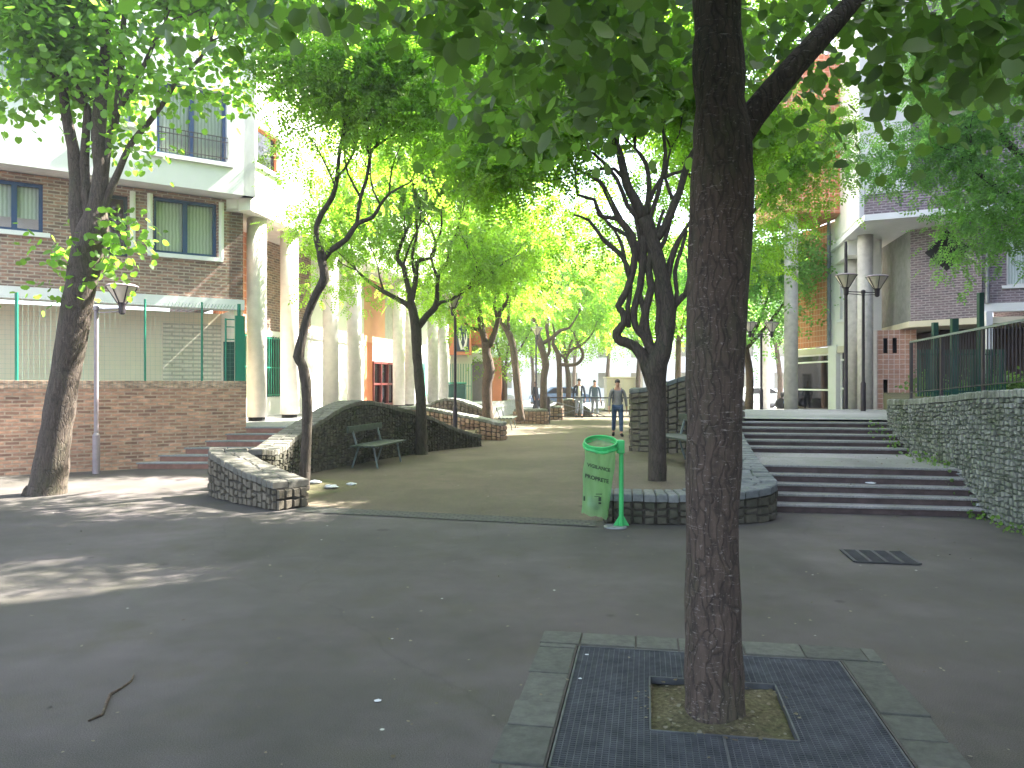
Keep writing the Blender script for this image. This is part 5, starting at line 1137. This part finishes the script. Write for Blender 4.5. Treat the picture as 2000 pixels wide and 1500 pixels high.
tree('linden_tree', 'leaning broad-trunked tree at left before the tan brick wall', 11.2,
     [[(88, 975, .34), (92, 962, .27), (104, 880, .225), (120, 780, .20), (135, 690, .20), (152, 590, .205), (170, 500, .23), (182, 450, .21), (190, 400, .13), (198, 330, .11), (192, 270, .10), (196, 200, .09), (205, 100, .07), (210, -20, .05)],
      [(165, 500, .12), (152, 420, .12), (150, 350, .10), (143, 290, .085), (128, 220, .07), (122, 150, .05)], [(172, 430, .07), (166, 350, .07), (166, 290, .06), (172, 210, .05)],
      [(198, 400, .055), (207, 330, .05), (216, 260, .045), (240, 200, .04), (272, 148, .035), (300, 85, .03), (322, 45, .02)], [(192, 440, .06), (210, 385, .055), (233, 332, .05), (255, 282, .045), (290, 240, .04), (320, 200, .035), (345, 160, .03), (390, 115, .025), (412, 80, .018)], [(225, 240, .05), (236, 140, .05), (240, 60, .04), (246, -10, .03)]],
     None, 'bark_left', 'leaf_left', LINDEN, .10, 17, .24, seed=21, depth=2, tl=.9, n=16,
     blobs=[(60, 90, 0, 1.5, 1.2, .95, 60), (230, 120, -.3, 1.2, 1.1, .75, 34), (420, 100, .2, 1.3, 1.2, .7, 48), (150, -100, 0, 3, 2.5, 1.2, 110), (560, -20, .5, 1.4, 1.4, .7, 45), (30, 190, -.2, .5, .5, .35, 10), (370, 180, -.2, .5, .4, .22, 9), (270, 280, 0, .3, .3, .25, 7), (235, 465, -.1, .22, .2, .22, 9), (128, 495, 0, .15, .2, .15, 4), (118, 572, 0, .1, .1, .1, 2), (200, 520, -.1, .12, .15, .15, 3)])
tree('pagoda_tree', 'slender crooked dark tree beside the white bags', 11.6,
     [[(592, 962, .105), (594, 945, .085), (597, 883, .078), (600, 817, .075), (598, 750, .078), (590, 712, .07), (583, 697, .08), (591, 657, .062), (601, 615, .06), (619, 572, .062), (634, 543, .068), (628, 507, .062), (625, 483, .06)],
      [(625, 490, .05), (618, 467, .045), (619, 440, .042), (630, 415, .04), (649, 385, .038), (658, 350, .034), (662, 305, .03), (670, 267, .026), (690, 245, .015)], [(662, 300, .025), (672, 250, .024), (679, 205, .02), (681, 110, .012)],
      [(630, 510, .045), (645, 490, .045), (677, 467, .042), (697, 437, .038), (727, 425, .03), (743, 400, .027), (762, 377, .02), (800, 357, .012)], [(697, 437, .03), (704, 385, .028), (716, 350, .025), (724, 300, .022), (735, 285, .02), (760, 268, .018), (800, 230, .01)], [(720, 300, .02), (713, 220, .018), (722, 195, .014), (740, 170, .01)], [(655, 365, .015), (640, 330, .013), (615, 280, .01)], [(743, 400, .015), (728, 370, .013), (724, 345, .012)], [(658, 350, .02), (690, 300, .016), (700, 240, .012), (720, 200, .008)], [(704, 385, .02), (680, 340, .015), (672, 300, .01)], [(760, 377, .015), (765, 330, .012), (780, 290, .008)], [(735, 285, .014), (745, 240, .012), (770, 200, .008), (785, 150, .006)]],
     None, 'bark', 'leaf_soph', FR5, .23, 6, .25, seed=31, depth=2, tl=.95, group=TG,
     blobs=[(660, 300, 1.0, .9, .5, .9, 26), (760, 340, 1.1, .8, .5, .5, 20), (690, 430, 1.0, .5, .4, .3, 7), (650, 230, .3, .9, 1.1, .7, 16), (760, 200, .5, 1.0, 1.1, .9, 18), (590, 270, -.1, .4, .5, .55, 12), (700, 60, .3, 1.5, 1.6, 1.0, 12), (860, 120, .5, 1.0, 1.2, 1.0, 14), (620, 430, 0, .15, .3, .15, 3), (605, -230, -2.1, 2.2, 2, 1.0, 36)])  # last leaf blob, above the view, added to dapple the left ground
tree('pagoda_tree', 'upright forked dark tree in front of the wavy wall behind the bench', 17.4,
     [[(824, 893, .17), (823, 878, .14), (822, 783, .12), (818, 733, .11), (814, 683, .11), (813, 645, .12), (806, 605, .10), (801, 590, .10)],
      [(803, 600, .08), (783, 587, .06), (750, 570, .05), (717, 547, .04), (697, 528, .02)], [(802, 595, .07), (798, 565, .06), (792, 540, .06), (788, 520, .055), (775, 505, .05), (782, 480, .045), (792, 455, .03)], [(803, 590, .07), (812, 545, .06), (815, 512, .055), (830, 506, .04), (846, 500, .04), (850, 470, .03), (838, 440, .02)],
      [(816, 640, .08), (835, 615, .075), (850, 600, .07), (854, 575, .05), (856, 535, .05), (875, 512, .045), (880, 480, .04), (892, 455, .03), (897, 430, .02)], [(850, 600, .05), (862, 590, .04), (880, 587, .03)], [(750, 570, .025), (742, 545, .02), (738, 520, .012)], [(812, 545, .04), (805, 500, .035), (815, 450, .03), (805, 400, .02)], [(788, 520, .03), (800, 480, .025), (820, 440, .02)], [(854, 540, .035), (842, 500, .03), (862, 450, .025), (860, 400, .015)], [(880, 480, .03), (905, 440, .025), (915, 400, .015)]],
     None, 'bark', 'leaf_soph', FR5, .25, 7, .3, seed=41, depth=2, tl=1.2, group=TG,
     blobs=[(800, 520, 1.2, 1.4, .7, .8, 34), (740, 490, .3, 1.3, 1.3, .7, 16), (850, 450, .4, 1.5, 1.5, 1.0, 26), (780, 330, .5, 2.2, 2.0, 1.3, 60), (690, 560, -.2, .5, .6, .4, 10), (860, 560, .2, .6, .6, .45, 14), (640, 540, 0, .5, .6, .6, 12)])
tree('pagoda_tree', 'reddish-trunked tree with a burl beside the sloping reddish wall', 24,
     [[(952, 822, .19), (952, 800, .17), (951, 750, .16), (956, 722, .18), (950, 690, .145), (950, 668, .15)],
      [(948, 672, .11), (940, 637, .10), (936, 612, .09), (931, 587, .08), (932, 550, .06), (925, 510, .04)], [(940, 645, .06), (926, 642, .05), (914, 638, .045), (902, 618, .03)], [(955, 675, .10), (962, 660, .10), (970, 637, .08), (977, 607, .075), (990, 590, .065), (993, 560, .05), (1010, 535, .03)], [(972, 625, .05), (966, 600, .05), (968, 560, .035)]],
     None, 'bark_warm', 'leaf_soph', FR4, .27, 15, .38, seed=51, depth=1, tl=1.1, group=TG,
     blobs=[(950, 540, .6, 1.9, 1.4, 1.0, 45), (960, 430, .5, 2.6, 2.2, 1.4, 70), (900, 610, -.3, .6, .6, .4, 10), (930, 330, 1, 2.6, 2.2, 1.4, 50)])
tree('pagoda_tree', 'leaning trunk growing from the square reddish planter', 28.5,
     [[(1017, 822, .17), (1015, 800, .15), (1010, 750, .14), (1005, 700, .13), (1000, 668, .13), (992, 648, .12)], [(992, 650, .10), (984, 637, .09), (977, 625, .08), (974, 600, .05), (968, 580, .03)], [(993, 645, .07), (993, 620, .06), (995, 587, .05), (1005, 560, .04)]],
     None, 'bark_warm', 'leaf_soph', FR4, .28, 14, .4, seed=61, depth=1, tl=1.3, group=TG, blobs=[(1000, 560, .6, 2.2, 1.6, 1.1, 45), (1030, 450, 1, 2.8, 2.2, 1.6, 50)])
tree('pagoda_tree', 'tree forking high beside the far middle lamp post', 33.5,
     [[(1062, 800, .17), (1062, 737, .15), (1066, 712, .16), (1058, 680, .15), (1052, 662, .16)], [(1052, 665, .11), (1047, 632, .11), (1030, 612, .08), (1020, 598, .06), (1012, 570, .04)], [(1056, 672, .09), (1075, 662, .09), (1095, 645, .08), (1112, 640, .05), (1130, 612, .03)], [(1064, 700, .08), (1072, 690, .07), (1073, 670, .07), (1068, 640, .08), (1072, 620, .07), (1082, 600, .06), (1090, 570, .04)]],
     None, 'bark_warm', 'leaf_soph', FR4, .30, 13, .42, seed=71, depth=1, tl=1.4, group=TG, blobs=[(1060, 560, .6, 2.6, 1.8, 1.3, 55), (1090, 470, 1, 3, 2.4, 1.4, 45)])
tree('pagoda_tree', 'tree with a looping branch behind the barrier', 36.5,
     [[(1094, 800, .17), (1093, 760, .14), (1092, 712, .13), (1089, 688, .12), (1080, 672, .09), (1083, 650, .05), (1078, 630, .03)], [(1094, 712, .09), (1108, 713, .09), (1127, 711, .085), (1138, 698, .08), (1137, 685, .07), (1131, 676, .06), (1122, 655, .045), (1112, 640, .03)], [(1092, 690, .06), (1106, 700, .06), (1112, 685, .06), (1128, 678, .06), (1146, 665, .05), (1160, 645, .035), (1165, 630, .02)]],
     None, 'bark_warm', 'leaf_soph', FR4, .30, 13, .42, seed=81, depth=1, tl=1.2, group=TG, blobs=[(1120, 590, .6, 2.6, 1.8, 1.3, 55), (1160, 640, .5, 1.4, 1.4, .5, 16)])
tree('pagoda_tree', 'thick dark trunk splitting into twisted limbs in the low right planter', 10.6,
     [[(1283, 968, .15), (1283, 950, .128), (1284, 880, .122), (1283, 822, .118), (1283, 765, .125), (1278, 722, .17), (1290, 690, .14), (1298, 662, .12), (1305, 612, .11), (1298, 562, .105), (1285, 510, .10), (1270, 460, .10), (1258, 425, .11)],
      [(1270, 730, .11), (1258, 700, .095), (1240, 677, .075), (1220, 668, .07), (1207, 662, .068), (1205, 648, .06), (1219, 630, .052), (1216, 610, .05), (1208, 598, .048), (1222, 572, .05), (1232, 545, .05), (1240, 500, .05), (1235, 460, .05), (1212, 432, .045), (1185, 378, .035), (1170, 354, .03), (1125, 330, .015)],
      [(1276, 700, .08), (1268, 675, .07), (1258, 655, .065), (1242, 640, .05), (1238, 605, .05), (1250, 562, .05), (1256, 505, .05), (1258, 460, .05)], [(1275, 690, .06), (1262, 640, .05), (1262, 600, .055), (1272, 562, .05), (1266, 520, .05), (1280, 470, .05)],
      [(1303, 625, .06), (1318, 596, .05), (1337, 576, .04), (1352, 560, .03), (1375, 535, .02)],
      [(1258, 430, .085), (1240, 390, .07), (1224, 360, .062), (1213, 310, .055), (1205, 285, .05), (1190, 265, .045), (1170, 255, .04), (1140, 249, .035), (1098, 258, .02)], [(1205, 285, .045), (1200, 240, .04), (1200, 212, .04), (1170, 180, .04), (1147, 144, .038), (1138, 112, .03), (1130, 60, .02)],
      [(1275, 470, .08), (1299, 444, .06), (1318, 395, .055), (1328, 372, .05), (1344, 315, .045), (1362, 285, .04), (1370, 240, .02)],
      [(1290, 680, .05), (1285, 640, .045), (1288, 600, .04), (1282, 560, .04), (1290, 510, .035), (1282, 460, .03), (1296, 410, .02)], [(1250, 650, .04), (1258, 610, .04), (1248, 570, .035), (1255, 530, .035), (1246, 490, .03), (1252, 440, .025), (1240, 400, .02)], [(1228, 640, .035), (1226, 600, .035), (1232, 560, .03), (1222, 520, .03), (1215, 480, .025), (1200, 450, .018), (1185, 430, .012)], [(1302, 640, .04), (1316, 610, .035), (1322, 570, .03), (1318, 530, .03), (1330, 490, .025), (1342, 450, .02)],
      [(1262, 440, .04), (1285, 380, .03), (1300, 300, .025), (1290, 230, .015)], [(1250, 430, .04), (1225, 400, .03), (1205, 350, .028), (1160, 300, .02), (1100, 280, .012)], [(1235, 545, .04), (1215, 500, .035), (1180, 470, .03), (1150, 430, .02), (1120, 420, .012)], [(1240, 500, .035), (1225, 460, .03), (1190, 440, .02), (1165, 400, .012)], [(1300, 562, .05), (1310, 510, .045), (1325, 470, .035), (1350, 430, .02)], [(1256, 505, .035), (1248, 455, .03), (1235, 400, .02)], [(1280, 500, .04), (1298, 470, .03), (1310, 430, .02)], [(1337, 576, .025), (1345, 540, .02), (1340, 500, .012)], [(1224, 360, .03), (1200, 330, .025), (1150, 335, .018), (1090, 350, .01)], [(1318, 395, .03), (1300, 350, .022), (1310, 290, .015)], [(1262, 420, .05), (1268, 370, .035), (1262, 320, .03), (1240, 290, .02)], [(1215, 430, .03), (1190, 425, .03), (1170, 420, .028), (1161, 390, .025), (1128, 380, .02), (1124, 340, .015)], [(1270, 390, .03), (1290, 350, .028), (1330, 335, .02)]],
     None, 'bark', 'leaf_soph', FR5, .22, 9, .2, seed=91, depth=2, tl=.75, tipmax=400, n=14, group=TG,
     blobs=[(1200, 400, 1.7, 1.3, .6, .8, 30), (1130, 500, 2, .8, .5, .5, 12), (1310, 430, 1.6, .6, .5, .8, 16), (1060, 330, .6, 1.0, 1.2, .8, 24), (1120, 180, .8, 1.6, 1.6, .9, 20), (1320, 120, .8, 1.6, 1.6, .9, 34), (1000, 230, .5, 1.0, 1.2, .8, 24), (1420, 360, 1.2, .8, 1, .8, 12), (1200, 0, .2, 2.6, 2.4, 1.1, 80), (1090, -279, -2.0, 2.6, 1.8, .8, 40), (1220, -100, 0, 1.9, 1.5, .7, 45), (1368, -42, 0, 1.5, 1.3, .5, 26), (1520, -60, .8, 2.0, 2.2, .9, 110)])  # leaf blobs above the view added to shade and dapple the ground
tree('pagoda_tree', 'tree hidden behind the big foreground trunk, its crown showing to the right', 17,
     [[(1395, 830, .15), (1395, 700, .12), (1400, 600, .11), (1410, 500, .09)], [(1408, 510, .07), (1450, 440, .05), (1500, 380, .03)], [(1405, 520, .06), (1380, 430, .04), (1350, 350, .03)]],
     None, 'bark', 'leaf_soph', FR5, .26, 12, .3, seed=95, depth=1, tl=1.1, group=TG, blobs=[(1520, 370, .2, 1.1, 1.2, 1.1, 60), (1560, 250, 0, 1.3, 1.2, .7, 45), (1480, 480, .2, .45, .7, .7, 18), (1400, 280, .5, 1.8, 1.6, 1.1, 70), (1214, 130, -3, 1.8, 1.6, .9, 55)])  # last leaf blob added to keep sun off the low wedge wall
tree('pagoda_tree', 'feathery tree reaching in from the right edge above the railing', 13.5,
     [[(2100, 790, .18), (2090, 600, .16), (2060, 420, .14), (2010, 260, .11)], [(2040, 350, .07), (1950, 260, .05), (1880, 170, .03)], [(2060, 430, .06), (1980, 390, .045), (1900, 330, .03)], [(2010, 260, .07), (2000, 150, .05), (1960, 40, .03)]],
     None, 'bark', 'leaf_cool', FR5, .22, 13, .26, seed=97, depth=1, tl=.9, group='trees behind the right retaining wall', blobs=[(1930, 380, 0, 1.0, 1.0, .9, 60), (1780, 320, .2, .8, .9, .35, 22), (1920, 160, 0, 1.1, 1.2, .9, 55), (2050, 260, -.5, 1.4, 1.4, 1.4, 80), (1890, 500, .2, .4, .5, .4, 10), (1700, 290, .5, .6, .7, .35, 14), (2010, 460, -.2, .5, .5, .4, 14), (2150, 0, -1, 2.4, 2.2, 1.4, 110)])
def far_tree(label, px, py, Y, hgt, seed, mat='leaf_soph', bark='bark_warm', n=110, sz=.34, rx=2.4, low=.42):
    x, z = P(px, py, Y).x, P(px, py, Y).z; pv = lambda dx, dz: ((x+dx)/Y*1500+1000, 750-(z+dz-1.6)/Y*1500); h = hgt
    rr = random.Random(seed); L = [[(*pv(0, -.15), .17), (*pv(.05, h*.2), .14), (*pv(rr.uniform(-.2, .2), low*h), .12)]]; t0 = L[0][-1]
    for k in range(4):
        a = -1.2+.8*k+rr.uniform(-.2, .2); L.append([(t0[0], t0[1], .08), (*pv(a*.7, h*(low+.17)), .06, rr.uniform(-.5, .5)), (*pv(a*1.4, h*(low+.36)), .03, rr.uniform(-1, 1))])
    cx, cy = pv(0, h*(.5+low*.55)); return tree('pagoda_tree', label, Y, L, None, bark, mat, FR3, sz, 13, .5, seed=seed, depth=1, tl=1.2, n=9, group='trees of the far street', blobs=[(cx, cy, 0, rx, rx, h*(.52-low*.5), n)])
far_tree('small many-branched tree left of the leaning planter trunk', 984, 800, 40, 6.5, 101, low=.30)
far_tree('small straight tree right of the looping-branch tree', 1109, 792, 43, 6.5, 102)
far_tree('far street tree left of the orange annexe', 905, 790, 50, 8, 103)
far_tree('far street tree behind the kiosk', 1185, 785, 54, 9, 104, n=130, rx=3.2)
far_tree('far street tree showing left of the forked dark tree', 1245, 790, 45, 8, 105, 'leaf_cool', n=120, rx=2.8)
far_tree('far tree seen between the forked tree and the big trunk', 1322, 795, 34, 7, 106, n=120)
far_tree('pale-barked tree left of the small double lamp', 1462, 803, 29, 6.5, 107, 'leaf_cool', n=110, low=.36)
far_tree('far tree between the two right round columns', 1522, 800, 42, 8, 108, 'leaf_cool', n=130, rx=3.0)
far_tree('far street tree at the middle of the road', 1040, 785, 56, 9, 109, 'leaf_cool', n=130, rx=3.4)
far_tree('far street tree behind the small straight tree', 1120, 785, 60, 11, 110, n=150, rx=4)
far_tree('tall far tree closing the promenade', 1380, 790, 52, 12, 111, n=160, rx=4)
tree('pagoda_tree', 'added tall unseen tree shading the foreground asphalt', 3.0,  # unseen tree and overhead canopy added to darken the near asphalt
     [[(4200, 2400, .2), (4150, 600, .16), (4100, -300, .12)], [(4100, -300, .08), (4400, -900, .05)], [(4100, -300, .08), (3600, -900, .05)]], None, 'bark', 'leaf_cool', FR4, .3, 14, .5, seed=120, depth=1, tl=1.5, zmin=lambda x, y: 4.2+.62*np.maximum(y, 0), group=TG, blobs=[(4100, -1000, 0, 3.2, 3.4, 1.6, 190), (700, -2100, -1.5, 4.5, 3.5, 1.2, 260)])
# ---------------------------------------------------------------- added air volume imitating lens glare over the far end
b = MB(); b.box((6, 34, 15.0), (110, 100, 32.4)); hz = b.build('glare_veil', None, origin=(6, 34, -1.2)); tag(hz, kind='stuff')
hm = bpy.data.materials.new('glare_veil'); hm.use_nodes = True; hn = hm.node_tree.nodes; hn.remove(hn['Principled BSDF'])
pv_ = hn.new('ShaderNodeVolumePrincipled'); pv_.inputs['Color'].default_value = (.95, .95, 1, 1); pv_.inputs['Density'].default_value = 0.0019; pv_.inputs['Anisotropy'].default_value = 0.5
hm.node_tree.links.new(pv_.outputs[0], hn['Material Output'].inputs['Volume']); hz.data.materials.append(hm)
SC.cycles.volume_bounces = 0
